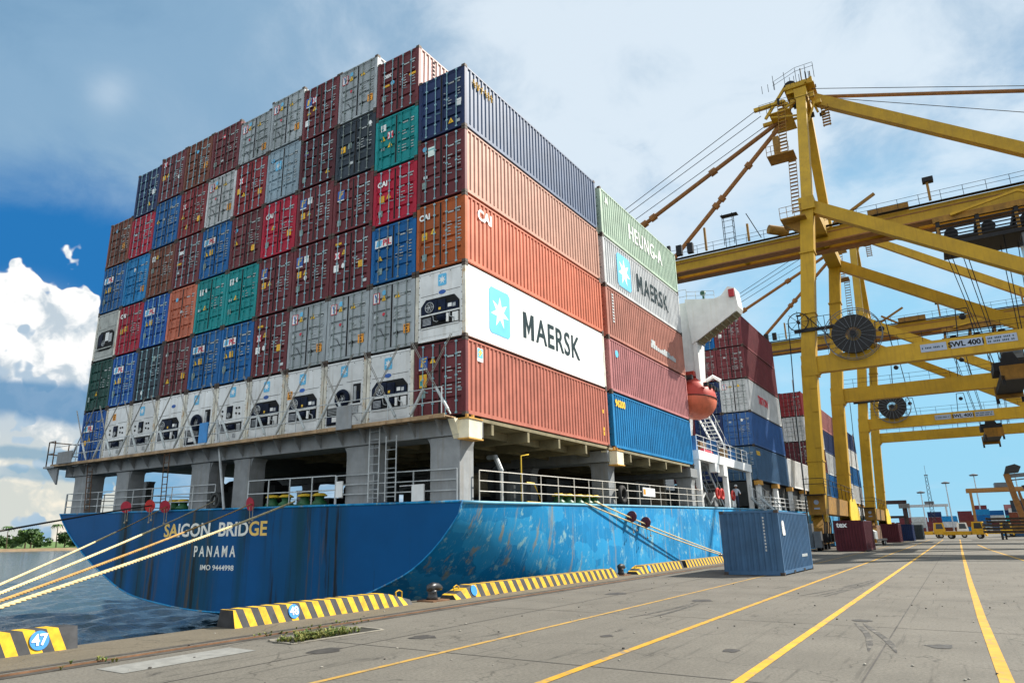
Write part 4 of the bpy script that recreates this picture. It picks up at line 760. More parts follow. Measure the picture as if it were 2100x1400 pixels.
# ------------------------------------------------------------------ ship (built in ship axes: x abeam, y forward, z up)
ship = empty('container_ship', (SX0, SY0, 0), -BETA, 'blue container ship moored stern first along the quay', 'ship')
def hull_mat(name, base, lightc, patch, streak):
    m = bpy.data.materials.new(name); m.use_nodes = True; nt = m.node_tree; N = nt.nodes; L = nt.links; b = N['Principled BSDF']; b.inputs['Roughness'].default_value = .55; b.inputs['Specular IOR Level'].default_value = .12 if streak else .25
    tc = N.new('ShaderNodeTexCoord'); P = tc.outputs['Object']
    def noise(s, d, sv, r=.6, dist=0):
        mp = N.new('ShaderNodeMapping'); mp.inputs['Scale'].default_value = sv; L.new(P, mp.inputs[0]); n = N.new('ShaderNodeTexNoise'); n.inputs['Scale'].default_value = s; n.inputs['Detail'].default_value = d; n.inputs['Roughness'].default_value = r; n.inputs['Distortion'].default_value = dist; L.new(mp.outputs[0], n.inputs['Vector']); return n.outputs['Fac']
    def rng(x, lo, hi, a, c):
        n = N.new('ShaderNodeMapRange'); L.new(x, n.inputs[0]); n.inputs[1].default_value = lo; n.inputs[2].default_value = hi; n.inputs[3].default_value = a; n.inputs[4].default_value = c; return n.outputs[0]
    def mixc(f, a, colr):
        n = N.new('ShaderNodeMix'); n.data_type = 'RGBA'; L.new(f, n.inputs['Factor'])
        if isinstance(a, tuple): n.inputs['A'].default_value = (*a, 1)
        else: L.new(a, n.inputs['A'])
        n.inputs['B'].default_value = (*colr, 1); return n.outputs['Result']
    c = mixc(rng(noise(.5, 6, (1, 1, 1)), .35, .7, 0, .6), base, tuple(x * .72 for x in base))
    if patch:
        vo = N.new('ShaderNodeTexVoronoi'); vo.distance = 'CHEBYCHEV'; vo.inputs['Scale'].default_value = 1.25; mp = N.new('ShaderNodeMapping'); mp.inputs['Scale'].default_value = (1, .55, 1.0); ad = N.new('ShaderNodeVectorMath'); ad.operation = 'ADD'; nz = N.new('ShaderNodeTexNoise'); nz.inputs['Scale'].default_value = 1.3; nz.inputs['Detail'].default_value = 6; sc1 = N.new('ShaderNodeVectorMath'); sc1.operation = 'SCALE'; sc1.inputs['Scale'].default_value = .55
        L.new(P, mp.inputs[0]); L.new(P, nz.inputs['Vector']); L.new(nz.outputs['Color'], sc1.inputs[0]); L.new(mp.outputs[0], ad.inputs[0]); L.new(sc1.outputs[0], ad.inputs[1]); L.new(ad.outputs[0], vo.inputs['Vector'])
        sp = N.new('ShaderNodeSeparateColor'); L.new(vo.outputs['Color'], sp.inputs[0])
        c = mixc(rng(sp.outputs[0], .55, .57, 0, patch), c, lightc)                                       # touched-up paint patches
        c = mixc(rng(sp.outputs[1], .74, .78, 0, .4), c, tuple(x * .66 for x in base))
        c = mixc(rng(noise(2.4, 8, (1, .8, .55), .72), .56, .63, 0, .8), c, (.26, .46, .50))                 # chalky peeling
        c = mixc(rng(noise(1.5, 7, (1, 1.4, .16), .65), .575, .65, 0, .75), c, (.27, .23, .14))                  # rust weeps
        c = mixc(rng(noise(5.5, 7, (1, 1, .6), .75), .63, .72, 0, .7), c, (.03, .05, .06))
        c = mixc(rng(noise(3.2, 7, (1, 2.4, .09), .68), .56, .68, 0, .45), c, (.16, .40, .52))
        c = mixc(rng(noise(2.7, 7, (1, 2.0, .07), .68), .60, .70, 0, .5), c, (.012, .07, .13))
    if streak:
        sx = N.new('ShaderNodeSeparateXYZ'); L.new(P, sx.inputs[0])
        def mth(op, p, q):
            n = N.new('ShaderNodeMath'); n.operation = op
            for v_, k_ in ((p, n.inputs[0]), (q, n.inputs[1])):
                if isinstance(v_, (int, float)): k_.default_value = v_
                else: L.new(v_, k_)
            return n.outputs[0]
        msk = None
        for cx_, w_ in ((-8.3, 1.9), (-5.9, .9), (-18.1, 1.3), (-14.4, 1.9), (-20.3, .7), (-11.2, .5)):   # the scuppers the weeps run from
            g_ = rng(mth('ABSOLUTE', mth('SUBTRACT', sx.outputs[0], cx_), 0), w_ * .35, w_, 1, 0); msk = g_ if msk is None else mth('MAXIMUM', msk, g_)
        c = mixc(mth('MULTIPLY', msk, rng(noise(.9, 7, (1, 1, .06), .6), .40, .58, .25, .85)), c, (.004, .045, .062))
        c = mixc(mth('MULTIPLY', msk, rng(noise(1.9, 8, (1, 1, .06), .66), .52, .60, 0, .9)), c, (.012, .014, .010))
        c = mixc(mth('MULTIPLY', msk, rng(noise(3.3, 8, (1, 1, .06), .66), .58, .64, 0, .7)), c, (.085, .06, .025))
        c = mixc(rng(noise(2.3, 8, (1, 1, .07), .66), .64, .70, 0, .5), c, (.01, .03, .04))
    L.new(c, b.inputs['Base Color'])
    bp = N.new('ShaderNodeBump'); bp.inputs['Strength'].default_value = .25; bp.inputs['Distance'].default_value = .05; L.new(noise(.8, 3, (1, 1, 1)), bp.inputs['Height']); L.new(bp.outputs[0], b.inputs['Normal']); return m
m_side = hull_mat('hull_blue_lit', (.004, .215, .48), (.03, .33, .62), .45, 0); m_tran = hull_mat('transom_blue_shaded', (.001, .078, .235), (0, 0, 0), 0, .75)  # one hull blue: sunlit side coloured lighter, shaded transom coloured darker
def smooth_pts(P_, n):
    out = []; k = len(P_)
    seg = [math.dist(P_[i], P_[i + 1]) for i in range(k - 1)]; tot = sum(seg)
    def cr(i, t):
        p0, p1, p2, p3 = (P_[max(0, min(k - 1, i + d))] for d in (-1, 0, 1, 2)); return tuple(.5 * (2 * b + (c - a) * t + (2 * a - 5 * b + 4 * c - d) * t * t + (3 * b - a - 3 * c + d) * t ** 3) for a, b, c, d in zip(p0, p1, p2, p3))
    for j in range(n + 1):
        s = tot * j / n; i = 0
        while i < k - 2 and s > seg[i]: s -= seg[i]; i += 1
        out.append(cr(i, min(1, s / seg[i])))
    return out
TRN = [(.20, 2.86), (.10, 2.49), (-.81, 1.47), (-1.86, .67), (-2.95, .17), (-4.69, -.40), (-7.6, -.86), (-10.8, -1.14), (-13.35, -1.22), (-16.2, -1.08), (-19.48, -.67), (-22.0, .2), (-23.71, .96), (-25.4, 1.9), (-26.5, 2.71), (-26.95, 3.14)]
MID = [(.20, 3.4), (.20, 1.5), (.20, -1), (.2, -3.2), (-.5, -5), (-3, -6.2), (-8, -6.4), (-13.4, -6.4), (-19, -6.4), (-24, -6.2), (-26.5, -5), (-27.1, -3), (-27.1, -1), (-27.1, 1), (-27.1, 2.4), (-27.1, 3.5)]
NP = 56; T0 = smooth_pts(TRN, NP); T1 = smooth_pts(MID, NP)
def zdeck(b): return 2.86 + .0165 * max(0, min(b, 34)) + .009 * max(0, b - 34)
stations = [-.5, 1, 3, 6, 9, 13, 17, 21, 26, 31, 37, 44, 54, 66, 80, 100, 125, 150]
hv = []; 
for b in stations:
    row = []
    for i in range(NP + 1):
        fd = min(i, NP - i) / (NP / 2); s = max(0, min(1, (b + .5) / (5.0 + 46 * fd ** 1.15))) ** .8
        x = T0[i][0] * (1 - s) + T1[i][0] * s; z = T0[i][1] * (1 - s) + T1[i][1] * s
        f = i / NP
        if b > 37: z = z * 1.0 + (zdeck(b) - zdeck(37)) * (1 if f < .05 or f > .95 else 0)
        if b > 62: x = x - max(0, b - 62) * .0168 * (1 if f < .5 else -1) * (1 if b < 110 else 1 + (b - 110) * .12)
        row.append((x, b, z))
    row[0] = (row[0][0], b, zdeck(b)); row[-1] = (row[-1][0], b, zdeck(b) + .28); hv.append(row)
mb = MB(); W_ = NP + 1
mb.add([p for r in hv for p in r], [(j * W_ + i, j * W_ + i + 1, (j + 1) * W_ + i + 1, (j + 1) * W_ + i) for j in range(len(stations) - 1) for i in range(NP)])
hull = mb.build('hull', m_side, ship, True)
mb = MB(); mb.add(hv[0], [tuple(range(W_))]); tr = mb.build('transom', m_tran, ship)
mb = MB(); mb.tube([(x, -.52, z) for x, z in T0], .035, 6, 0); mb.tube([(.2, b, zdeck(b) - .03) for b in stations[:12]], .06, 6, 1); mb.tube([(-26.95, -.5, 3.12), (.2, -.5, 2.85)], .045, 6, 0); mb.build('rubbing_edge', [m_side, M('edge_pale', (.12, .36, .52), .5, rust=.3)], ship, True)
dk = MB(); dk.add([(r[0][0], r[0][1], r[0][2] - .03) for r in hv] + [(r[-1][0], r[-1][1], r[-1][2] - .03) for r in hv], [(i, i + 1, i + 1 + len(hv), i + len(hv)) for i in range(len(hv) - 1)]); dk.build('deck', M('deck_green_grey', (.07, .085, .075), .8, var=.4, rust=.25), ship)
m_txtw = M('name_white', (.72, .72, .66), .5, var=.15, scale=5); m_txty = M('name_yellow', (.75, .50, .12), .5, var=.15, scale=5)
def tline(name, body, x0, x1, z, h, m, bold=.02, part=tr):
    me = text_me(body, 1.0, bold); xs = [v.co.x for v in me.vertices]; ys = [v.co.y for v in me.vertices]; sx = (x1 - x0) / (max(xs) - min(xs)); sy = h / (max(ys) - min(ys)); cy = (max(ys) + min(ys)) / 2; cx = (max(xs) + min(xs)) / 2
    return MB().mesh(me, Matrix.Translation(((x0 + x1) / 2, -.506, z)) @ Matrix.Rotation(math.pi / 2, 4, 'X') @ Matrix.Diagonal((sx, sy, 1, 1)) @ Matrix.Translation((-cx, -cy, 0))).build(name, m, part)
nl = tline('name_lettering', 'SAIGON  BRIDGE', -16.95, -9.70, 2.13, .60, m_txtw, .022); nl.data.materials.append(m_txty)
def twid(b): xs = [v.co.x for v in text_me(b, 1.0, .022).vertices]; return max(xs) - min(xs)
fr = (twid('SA') + .02) / twid('SAIGON  BRIDGE'); fr2 = 1 - (twid('GE') + .02) / twid('SAIGON  BRIDGE')
for p in nl.data.polygons:
    if not -16.95 + 7.25 * fr < p.center.x < -16.95 + 7.25 * fr2: p.material_index = 1
tline('port_lettering', 'P A N A M A', -14.5, -11.62, 1.22, .46, m_txtw, .02); tline('number_lettering', 'IMO 9444998', -13.95, -11.66, .55, .22, m_txtw, .012)
# stern house: pillars, cross beams, stack platform
m_sgrey = M('ship_grey', (.235, .25, .26), .65, var=.2, streak=.5, rust=.2, stcol=(.16, .13, .09)); m_swhite = M('ship_white', (.74, .76, .76), .5, var=.1, streak=.25, rust=.05, stcol=(.4, .3, .18)); m_under = M('under_olive', (.19, .165, .095), .8, var=.35, rust=.2); m_redge = M('edge_rust', (.36, .24, .13), .7, var=.5, scale=2, rust=.5)
def pillar(x0, x1, y0, y1, z0, z1, m=None, flare=.18):
    p = MB(); p.box(x0, x1, y0, y1, z0, z1 - .02)
    for s, x in ((-1, x0), (1, x1)):
        P_ = [(x, z1 - .02), (x + s * flare, z1 - .02), (x + s * flare * .4, z1 - .18), (x, z1 - .5)]; p.prism(P_, 1, y0 + .04, y1 - .04)
    return p.build('pillar', m or m_sgrey, ship)
PZ = 5.12
for x0, x1 in ((-1.35, -.06), (-5.50, -4.10), (-12.40, -11.35), (-15.55, -14.2), (-22.0, -20.85), (-26.25, -24.75)): pillar(x0, x1, -.32, .5, zdeck(0) + (.26 * -x0 / 27) - .05, PZ)
for b in (12.2, 24.6):
    for x0, x1 in ((-1.1, .0), (-5.4, -4.4), (-12.4, -11.4), (-15.5, -14.4), (-22, -21), (-27, -25.9)): pillar(x0 + .1, x1 - .1, b - .25, b + .45, zdeck(b) - .05, PZ)
    c = MB(); c.box(-27, .02, b - .45, b + .85, PZ, 5.66); c.build('cross_beam', m_sgrey, ship)
for b in (4.2, 8.3, 16.2, 20.4): pillar(-27.0, -26.5, b - .25, b + .25, zdeck(b), PZ)
c = MB(); c.box(-27.2, .10, -.42, .9, PZ, 5.70)
for i in range(22):
    x = -26.4 + i * 1.22; c.prism([(-.42, PZ + .02), (-.42, 5.68), (-.86, 5.68), (-.80, 5.62), (-.5, PZ + .12)], 0, x, x + .03)
c.build('cross_beam', m_sgrey, ship)
c = MB(); c.box(-27.6, -.15, -1.08, -.42, 5.705, 5.74); c.box(-27.6, -.15, -1.10, -1.06, 5.66, 5.80); c.build('walkway', m_redge, ship)
c = MB(); c.box(-27.0, .02, .92, 24.1, 5.72, 5.84)
for i in range(9): c.box(-13.0, .0, 1.6 + i * 2.6, 1.75 + i * 2.6, 5.3, 5.718)
for i in range(6): c.box(-12.6 + i * 2.3, -12.45 + i * 2.3, 1.0, 24.0, 5.4, 5.714)
c.build('stack_platform', m_under, ship)
c = MB()
for i in range(12): 
    for b in (.12, 11.8, 13.0, 24.6): c.box(-.12 - i * 2.4546, .14 - i * 2.4546, b, b + .2, 5.842, 5.872)
c.build('container_socket', m_cast2, ship)
for b in (-.15, 12.25):                                         # pale boxes at the corners of the stack platform
    c = MB(); c.prism([(b - .55, 5.66), (b + .12, 5.70), (b + .12, 4.98), (b - .2, 5.0)], 0, -.3, -.02, 0); c.box(-.02, .42, b - .28, b + .50, 4.99, 5.64, 0); c.box(-.04, .46, b - .32, b + .54, 5.642, 5.69, 1); c.box(-.04, .46, b - .32, b + .54, 4.94, 4.988, 1)
    for y in (b - .1, b + .25): c.cyl((.2, y, 5.69), (.2, y, 5.84), .06, 8, 1)
    c.build('corner_box', [M('box_cream', (.74, .68, .50), .6, rust=.2), M('box_orange', (.55, .30, .06), .7, var=.4)], ship)
def railing(pts, h, n, name='railing', m=None, r=.022, rails=3, par=None):
    mb = MB(); pts = [Vector(p) for p in pts]
    for i in range(len(pts) - 1):
        for k in range(rails): z = h * (1 - k / rails); mb.tube([pts[i] + Vector((0, 0, z)), pts[i + 1] + Vector((0, 0, z))], r, 5)
        k = max(1, int(round((pts[i + 1] - pts[i]).length / n)))
        for j in range(k + (1 if i == len(pts) - 2 else 0)):
            p = pts[i].lerp(pts[i + 1], j / k); mb.tube([p, p + Vector((0, 0, h))], r * 1.1, 5)
    return mb.build(name, m or m_swhite, par or ship)
railing([(.12, .6, zdeck(.6)), (.12, 12.2, zdeck(12.2)), (.12, 25.8, zdeck(25.8))], 1.08, 1.45, r=.021, m=M('rail_white', (.52, .50, .45), .55, var=.25, scale=5, rust=.25, rcol=(.42, .24, .05)))
railing([(-.1, -.42, 2.88), (-5.9, -.42, 2.94)], 1.08, 1.7, r=.026, m=m_galv); railing([(-5.95, -.42, 2.94), (-11.2, -.42, 3.0)], 1.1, 1.4, r=.026, rails=2, m=m_galv); railing([(-13.5, -.42, 3.03), (-26.7, -.42, 3.14)], 1.05, 1.6, m=m_galv); railing([(-26.85, -.3, 3.16), (-26.85, 24, 3.5)], 1.05, 2.0, m=m_sgrey)
railing([(-.3, -1.05, 5.74), (-27.5, -1.05, 5.74)], 1.0, 2.45, 'walkway_railing', m_galv, .02, 2)
railing([(-28.3, -1.0, 5.74), (-28.3, 2.2, 5.74)], 1.35, 1.1, 'walkway_railing', m_rustst, .03, 2); railing([(-27.5, -1.05, 5.74), (-28.3, -1.0, 5.74)], 1.35, .8, 'walkway_railing', m_rustst, .03, 2)
c = MB(); c.box(-28.4, -27.2, -1.1, 2.3, 5.62, 5.72); c.prism([(-28.4, 5.62), (-27.15, 5.62), (-27.15, 4.7)], 1, -.9, -.8); c.prism([(-28.4, 5.62), (-27.15, 5.62), (-27.15, 4.7)], 1, 1.6, 1.7); c.build('side_platform', m_sgrey, ship)
def ladder(p, q, w, n, name='ladder', m=None, axis=(1, 0, 0), par=None, r=.025):
    mb = MB(); p = Vector(p); q = Vector(q); a = Vector(axis) * w / 2
    for s in (-1, 1): mb.tube([p + a * s, q + a * s], r, 5)
    for i in range(n): c_ = p.lerp(q, (i + .5) / n); mb.tube([c_ - a, c_ + a], r * .8, 4)
    return mb.build(name, m or m_galv, par or ship)
ladder((-3.85, -.55, 2.95), (-3.85, -.55, 5.7), .5, 9); ladder((-2.95, -.62, 2.95), (-2.95, -.62, 5.3), .5, 7); ladder((-24.2, -.5, 3.15), (-24.5, -.5, 5.7), .5, 9, m=m_rustst); ladder((-17.4, -.45, 3.1), (-16.6, -1.0, 5.7), .4, 8, m=m_rustst)
c = MB(); c.tube([(-13.55, -.62, 6.95), (-12.35, -.72, 2.95)], .06, 8, 0); c.box(-13.9, -13.3, -1.25, -1.2, 5.85, 6.75, 1); c.build('derrick_boom', [m_galv, m_blue], ship)
c = MB(); c.box(-5.25, -4.45, -1.22, -1.18, 5.65, 6.55); c.build('grey_board', m_sgrey, ship); c = MB(); c.box(-26.75, -25.2, -1.2, -1.16, 5.76, 6.4); c.build('grey_board', m_sgrey, ship)
c = MB(); c.box(-2.05, -1.5, -.5, -.44, 2.92, 3.5); c.box(-5.85, -5.5, -.5, -.45, 3.2, 3.8); c.build('white_board', m_swhite, ship)
# deck machinery in the shade
m_mach = M('machinery_dark', (.03, .035, .035), .6, var=.4); m_gfair = M('fairlead_green', (.015, .095, .035), .45, var=.3, rust=.1); m_yfair = M('fairlead_yellow', (.62, .42, .03), .5, var=.2)
Rm = random.Random(8)
for x, y in ((-19.2, 4.5), (-17.3, 5.5), (-9.5, 5.5), (-3.6, 7.0), (-21.5, 9)):
    c = MB(); z = zdeck(y) + .2; c.cyl((x - 1.0, y, z + .8), (x + .3, y, z + .8), .55, 14, 0); c.cyl((x - 1.1, y, z + .8), (x - 1.0, y, z + .8), .85, 16, 1); c.cyl((x + .3, y, z + .8), (x + .4, y, z + .8), .85, 16, 1); c.box(x + .5, x + 1.2, y - .5, y + .5, z - .2, z + 1.3, 1); c.box(x - 1.3, x + 1.4, y - .7, y + .7, z - .25, z, 1); c.cyl((x - 1.8, y, z + .8), (x - 1.1, y, z + .8), .25, 10, 1); c.build('winch', [M('rope_coil', (.25, .22, .15), .9, var=.4, scale=12), m_mach], ship)
c = MB()
for x, y, w, d, h in ((-8.5, 16, 7, 3, 1.6), (-18, 22, 6, 2, 1.9), (-3.5, 21, 3, 2, 1.5), (-22.5, 15, 2, 2, 1.2)): c.box(x - w / 2, x + w / 2, y - d / 2, y + d / 2, zdeck(y) - .1, zdeck(y) + h)
c.build('deck_locker', m_mach, ship)
c = MB(); c.box(-24.5, -2.2, 25.2, 25.6, 3.2, 5.12); c.build('bulkhead', M('bulkhead_beige', (.26, .22, .17), .7, var=.2), ship)
c = MB(); c.box(-2.2, -1.9, 5.6, 7.2, 3.0, 3.9, 1); c.tube([(-.5, 3.0, 4.1), (-.9, 3.2, 4.7), (-1.5, 3.6, 4.75)], .1, 8, 0); c.tube([(-.5, 3.0, 2.95), (-.5, 3.0, 4.2)], .07, 8, 0); c.tube([(-.4, 4.3, 3.0), (-.4, 4.3, 4.8), (-.4, 4.9, 4.9)], .03, 6, 2); c.tube([(-.35, 4.6, 3.0), (-.35, 5.8, 3.0), (-.35, 5.2, 3.75), (-.35, 4.6, 3.75)], .04, 6, 2); c.cyl((-.5, 3.6, 2.95), (-.5, 3.6, 3.6), .22, 10, 1); c.build('deck_fitting', [m_galv, m_mach, m_yfair], ship)
def fairlead(x, y, z, s=1.0):
    c = MB(); c.tube([(x, y, z), (x, y, z + .10 * s), (x, y, z + .2 * s), (x, y, z + .34 * s)], [.34 * s, .30 * s, .17 * s, .20 * s], 14, 0); p = c.build('roller_fairlead', m_gfair, ship, True)
    c = MB(); c.tube([(x, y, z + .34 * s), (x, y, z + .38 * s), (x, y, z + .46 * s)], [.30 * s, .31 * s, .18 * s], 14, 0); c.build('cap', m_yfair, p, True)
for x in (-9.95, -9.12, -8.0, -7.15, -17.0, -16.3): fairlead(x, -.1, 2.9 - x * .011)
for y in (6.9, 7.75, 8.7, 9.6, 10.35): fairlead(-.15, y, zdeck(y), .95)
c = MB(); c.box(-10.6, -6.6, -.5, .35, 2.97, 3.0); c.build('fairlead_base', m_gfair, ship); c = MB(); c.box(-.5, .18, 6.4, 10.9, 2.98, 3.035); c.build('fairlead_base', m_gfair, ship)
for x in (-13.35,):
    c = MB(); c.ring((x, -.45, 3.36), (0, 1, 0), .30, .09, 18); c.box(x - .5, x + .5, -.35, .3, 2.95, 3.02); c.box(x - .75, x - .3, -.2, .5, 3.0, 3.75); c.build('panama_chock', m_mach, ship)
c = MB(); c.ring((.16, 12.9, 3.58), (1, 0, 0), .34, .12, 20, 0, 8); c.build('tyre_fender', m_gap, ship, True)
c = MB(); c.box(.15, .18, 15.6, 17.3, 3.62, 4.06, 0); c.box(.181, .186, 15.65, 15.95, 3.7, 3.98, 1); c.build('warning_board', [m_white, m_so], ship)
# bridge house and wing
c = MB(); c.box(-26.5, .25, 26.6, 27.4, 11.2, 17.35); c.box(-26.5, -3.2, 26.6, 28.1, 5.2, 11.19); c.box(-23, -6.5, 28.103, 39.5, 5.2, 17.3); c.box(-20, -8, 27.2, 38, 17.352, 20); 
house = c.build('bridge_house', m_swhite, ship)
c = MB()
for k in range(3):
    for i in range(8): c.box(-24 + i * 3, -22.9 + i * 3, 26.585, 26.604, 7.4 + k * 3.1, 8.2 + k * 3.1)
c.build('window', M('window_dark', (.02, .025, .03), .15), house)
w = MB(); w.prism([(.0, 17.45), (2.05, 17.12), (2.5, 17.25), (3.0, 17.80), (3.42, 17.62), (3.55, 16.3), (3.4, 16.0), (.70, 14.42), (.25, 14.2)], 1, 26.2, 27.5); w.build('bridge_wing', m_swhite, ship)
w = MB(); w.prism([(3.3, 15.90), (3.42, 15.985), (.70, 14.38), (.62, 14.30)], 1, 26.3, 27.45)
for k in range(7): t_ = k / 6.5; x = .75 + 2.6 * t_; z = 14.41 + 1.55 * t_; w.box(x - .03, x + .03, 26.25, 27.4, z - .16, z - .02)
w.build('wing_underside', m_under, ship)
w = MB(); w.prism([(26.3, 14.3), (27.9, 14.3), (27.3, 11.0), (26.3, 11.0)], 0, .26, .55); w.build('wing_bracket', m_swhite, ship)
w = MB(); w.box(3.05, 3.40, 26.02, 26.19, 17.0, 17.52); w.build('red_side_light', M('lamp_red', (.30, .012, .02), .4), ship)
w = MB(); w.cyl((1.15, 26.8, 17.3), (1.15, 26.8, 17.75), .07, 8); w.sphere((1.15, 26.75, 17.85), .2); w.build('searchlight', M('lamp_green', (.02, .09, .05), .4), ship)
railing([(.1, 26.4, 17.45), (2.0, 26.4, 17.15)], .6, .6, 'wing_railing', m_galv, .018, 2); railing([(-6, 26.7, 17.35), (.0, 26.7, 17.35)], 1.0, 1.2, 'wing_railing', m_galv, .02, 2)
w = MB(); w.tube([(-8, 32, 20), (-8, 32, 27.5)], .12, 8); w.tube([(-9, 32, 26), (-7, 32, 26)], .05, 6); w.tube([(-8.6, 32, 26), (-8.6, 32, 27.2)], .04, 6); w.tube([(-7.4, 32, 26), (-7.4, 32, 27.0)], .04, 6); w.box(-8.4, -7.6, 31.8, 32.2, 24.4, 24.6); w.build('mast', m_swhite, ship)
# boat deck platform
w = MB(); w.box(-.35, .12, 25.8, 39.2, 6.35, 6.95); w.box(-3.2, -.352, 25.8, 26.2, 6.35, 6.95); w.box(-4.0, -.36, 26.21, 39.2, 6.72, 6.9); w.box(-.33, .10, 29.3, 30.2, 5.75, 6.348); w.box(-.33, .10, 31.3, 32.2, 5.6, 6.348); w.build('boat_deck', m_swhite, ship)
for b in (26.0, 32.2, 38.9): w = MB(); w.bar((-.1, b, zdeck(b) - .05), (-.1, b, 6.36), .32, .32); w.build('deck_post', m_swhite, ship)
def stairs(p, q, w_, n, m, name='stairs'):
    mb = MB(); p = Vector(p); q = Vector(q); 
    for s in (-w_ / 2, w_ / 2): mb.bar(p + Vector((s, 0, 0)), q + Vector((s, 0, 0)), .05, .22)
    for i in range(n): c_ = p.lerp(q, (i + .5) / n); mb.box(c_.x - w_ / 2, c_.x + w_ / 2, c_.y - .13, c_.y + .13, c_.z - .02, c_.z + .02)
    for s in (-w_ / 2, w_ / 2):
        mb.tube([p + Vector((s, 0, .9)), q + Vector((s, 0, .9))], .022, 5)
        for t_ in (0, .33, .66, 1): c_ = p.lerp(q, t_) + Vector((s, 0, 0)); mb.tube([c_, c_ + Vector((0, 0, .9))], .018, 5)
    return mb.build(name, m, ship)
stairs((-1.1, 33.6, 3.4), (-1.1, 29.2, 6.7), .8, 11, m_galv); stairs((-1.2, 37.5, 6.95), (-1.2, 31.6, 10.3), .8, 14, m_swhite)
railing([(-.1, 26.2, 6.95), (-.1, 39.0, 6.95)], 1.05, 1.6, 'boat_deck_railing', m_swhite, .022)
for b in (27.2, 32.0): w = MB(); w.tube([(-2.6, b, 6.9), (-2.2, b, 10), (-1.6, b, 12.3), (-.2, b, 13.0), (.35, b, 12.6)], [.22, .2, .18, .15, .12], 8); w.tube([(.3, b, 12.6), (.3, b, 11.9)], .03, 5); w.build('davit', m_swhite, ship)
w = MB()
for x, y, r, h, mi in ((-.6, 26.9, .34, 1.1, 0), (-1.3, 27.9, .3, .95, 1), (-.5, 31.0, .36, 1.2, 0), (-.55, 34.0, .3, .9, 2), (-.6, 36.4, .3, 1.0, 0)): w.cyl((x, y, 6.91), (x, y, 6.91 + h), r, 12, mi)
w.box(-1.5, -.7, 29.0, 30.2, 6.91, 7.9, 2); w.box(-2.6, -1.7, 33, 35, 6.91, 8.3, 3); w.cyl((-.5, 28.6, 7.15), (-.5, 30.5, 7.15), .2, 12, 4); w.build('deck_stores', [M('drum_blue', (.02, .13, .34), .5), M('drum_grey', (.25, .25, .22), .6), M('crate_brown', (.2, .13, .07), .8, var=.4), m_sgrey, m_sr], ship)
w = MB()
for y, z, mi in ((27.2, 3.45, 1), (28.6, 3.45, 0), (31.0, 3.5, 1), (34.2, 3.55, 0), (35.6, 3.55, 2)): w.box(-1.5, -.55, y - .45, y + .45, z, z + .95, mi)
for y in (29.4, 30.4, 33.2): w.ring((.06, y, 4.3), (1, 0, 0), .32, .08, 18, 3)
w.tube([(-.5, 27, 3.5), (-.45, 28.2, 4.3), (-.5, 29.4, 3.6), (-.4, 30.6, 4.4), (-.5, 31.8, 3.6)], .07, 6, 4); w.build('deck_stores', [m_mach, m_sgrey, m_swhite, M('lifebuoy_red', (.5, .03, .02), .5), M('hose_white', (.55, .56, .54), .7)], ship)
# gangway lowered over the side, and the pillars along the forward hatches
w = MB(); 
for s in (-.35, .35): w.bar((.55 + s, 37.6, 4.3), (1.0 + s, 45.0, 2.3), .06, .2, 0)
for i in range(16): t_ = (i + .5) / 16; w.box(.2 + .45 * t_, .9 + .45 * t_, 37.6 + 7.4 * t_ - .1, 37.6 + 7.4 * t_ + .1, 4.28 - 2 * t_, 4.32 - 2 * t_, 0)
for s in (-.35, .35):
    w.tube([(.55 + s, 37.6, 5.3), (1.0 + s, 45.0, 3.3)], .025, 5, 0)
    for i in range(9): t_ = i / 8; w.tube([(.55 + s + .45 * t_, 37.6 + 7.4 * t_, 4.3 - 2 * t_), (.55 + s + .45 * t_, 37.6 + 7.4 * t_, 5.3 - 2 * t_)], .02, 5, 0)
w.build('gangway', m_galv, ship)
for i in range(17):
    b = 42.0 + i * 6.2; da = -max(0, b - 62) * .0168; p = MB(); p.bar((-.15 + da, b, zdeck(b) - .1), (-.15 + da, b, 5.5), .34, .5, 0); p.box(-.4 + da, .16 + da, b - .4, b + .4, 5.5, 5.87, 1); p.build('hatch_post', [m_swhite, M('socket_orange', (.5, .26, .05), .7, var=.4)], ship)
c = MB()
for i in range(10): b = 41.4 + i * 10.8; da = -max(0, b + 8 - 62) * .0168; c.box(-26.4 - da, -.5 + da, b, b + 10.7, 3.8, 5.8)
c.build('hatch_coaming', m_mach, ship)
railing([(.1, 40.5, zdeck(40.5)), (.1, 62, zdeck(62)), (-.7, 110, zdeck(110))], 1.05, 2.0, r=.028)
# lifeboat: a thing of its own, hung on the davits
lb = empty('lifeboat', s2w(-.25, 27.2, 9.15), -BETA, 'orange enclosed lifeboat hanging under the white bridge wing', 'lifeboat')
def boat_ring(y, w_, z0, z1, zc): 
    P_ = []
    for k in range(16):
        t_ = 2 * math.pi * k / 16; x = math.cos(t_) * w_; z = math.sin(t_); z = zc + (z * (z1 - zc) if z > 0 else z * (zc - z0)); x *= (.88 if z > zc + .6 * (z1 - zc) else 1); P_.append((x, y, z))
    return P_
rings = [(-3.55, .12, 1.2, 1.75, 1.45), (-3.3, .6, .75, 2.2, 1.42), (-2.7, 1.05, .3, 2.6, 1.38), (-1.6, 1.32, .05, 2.95, 1.35), (0, 1.38, 0, 3.0, 1.35), (1.6, 1.3, .05, 2.95, 1.35), (2.8, 1.0, .35, 2.6, 1.4), (3.4, .5, .8, 2.1, 1.45), (3.6, .1, 1.25, 1.7, 1.48)]
rings = [(r[0] * .48,) + r[1:] for r in rings]
mb = MB(); V_ = [p for r in rings for p in boat_ring(*r)]
for j in range(len(rings) - 1):
    for k in range(16): mb.add([], [], 0); 
mb.v = V_; 
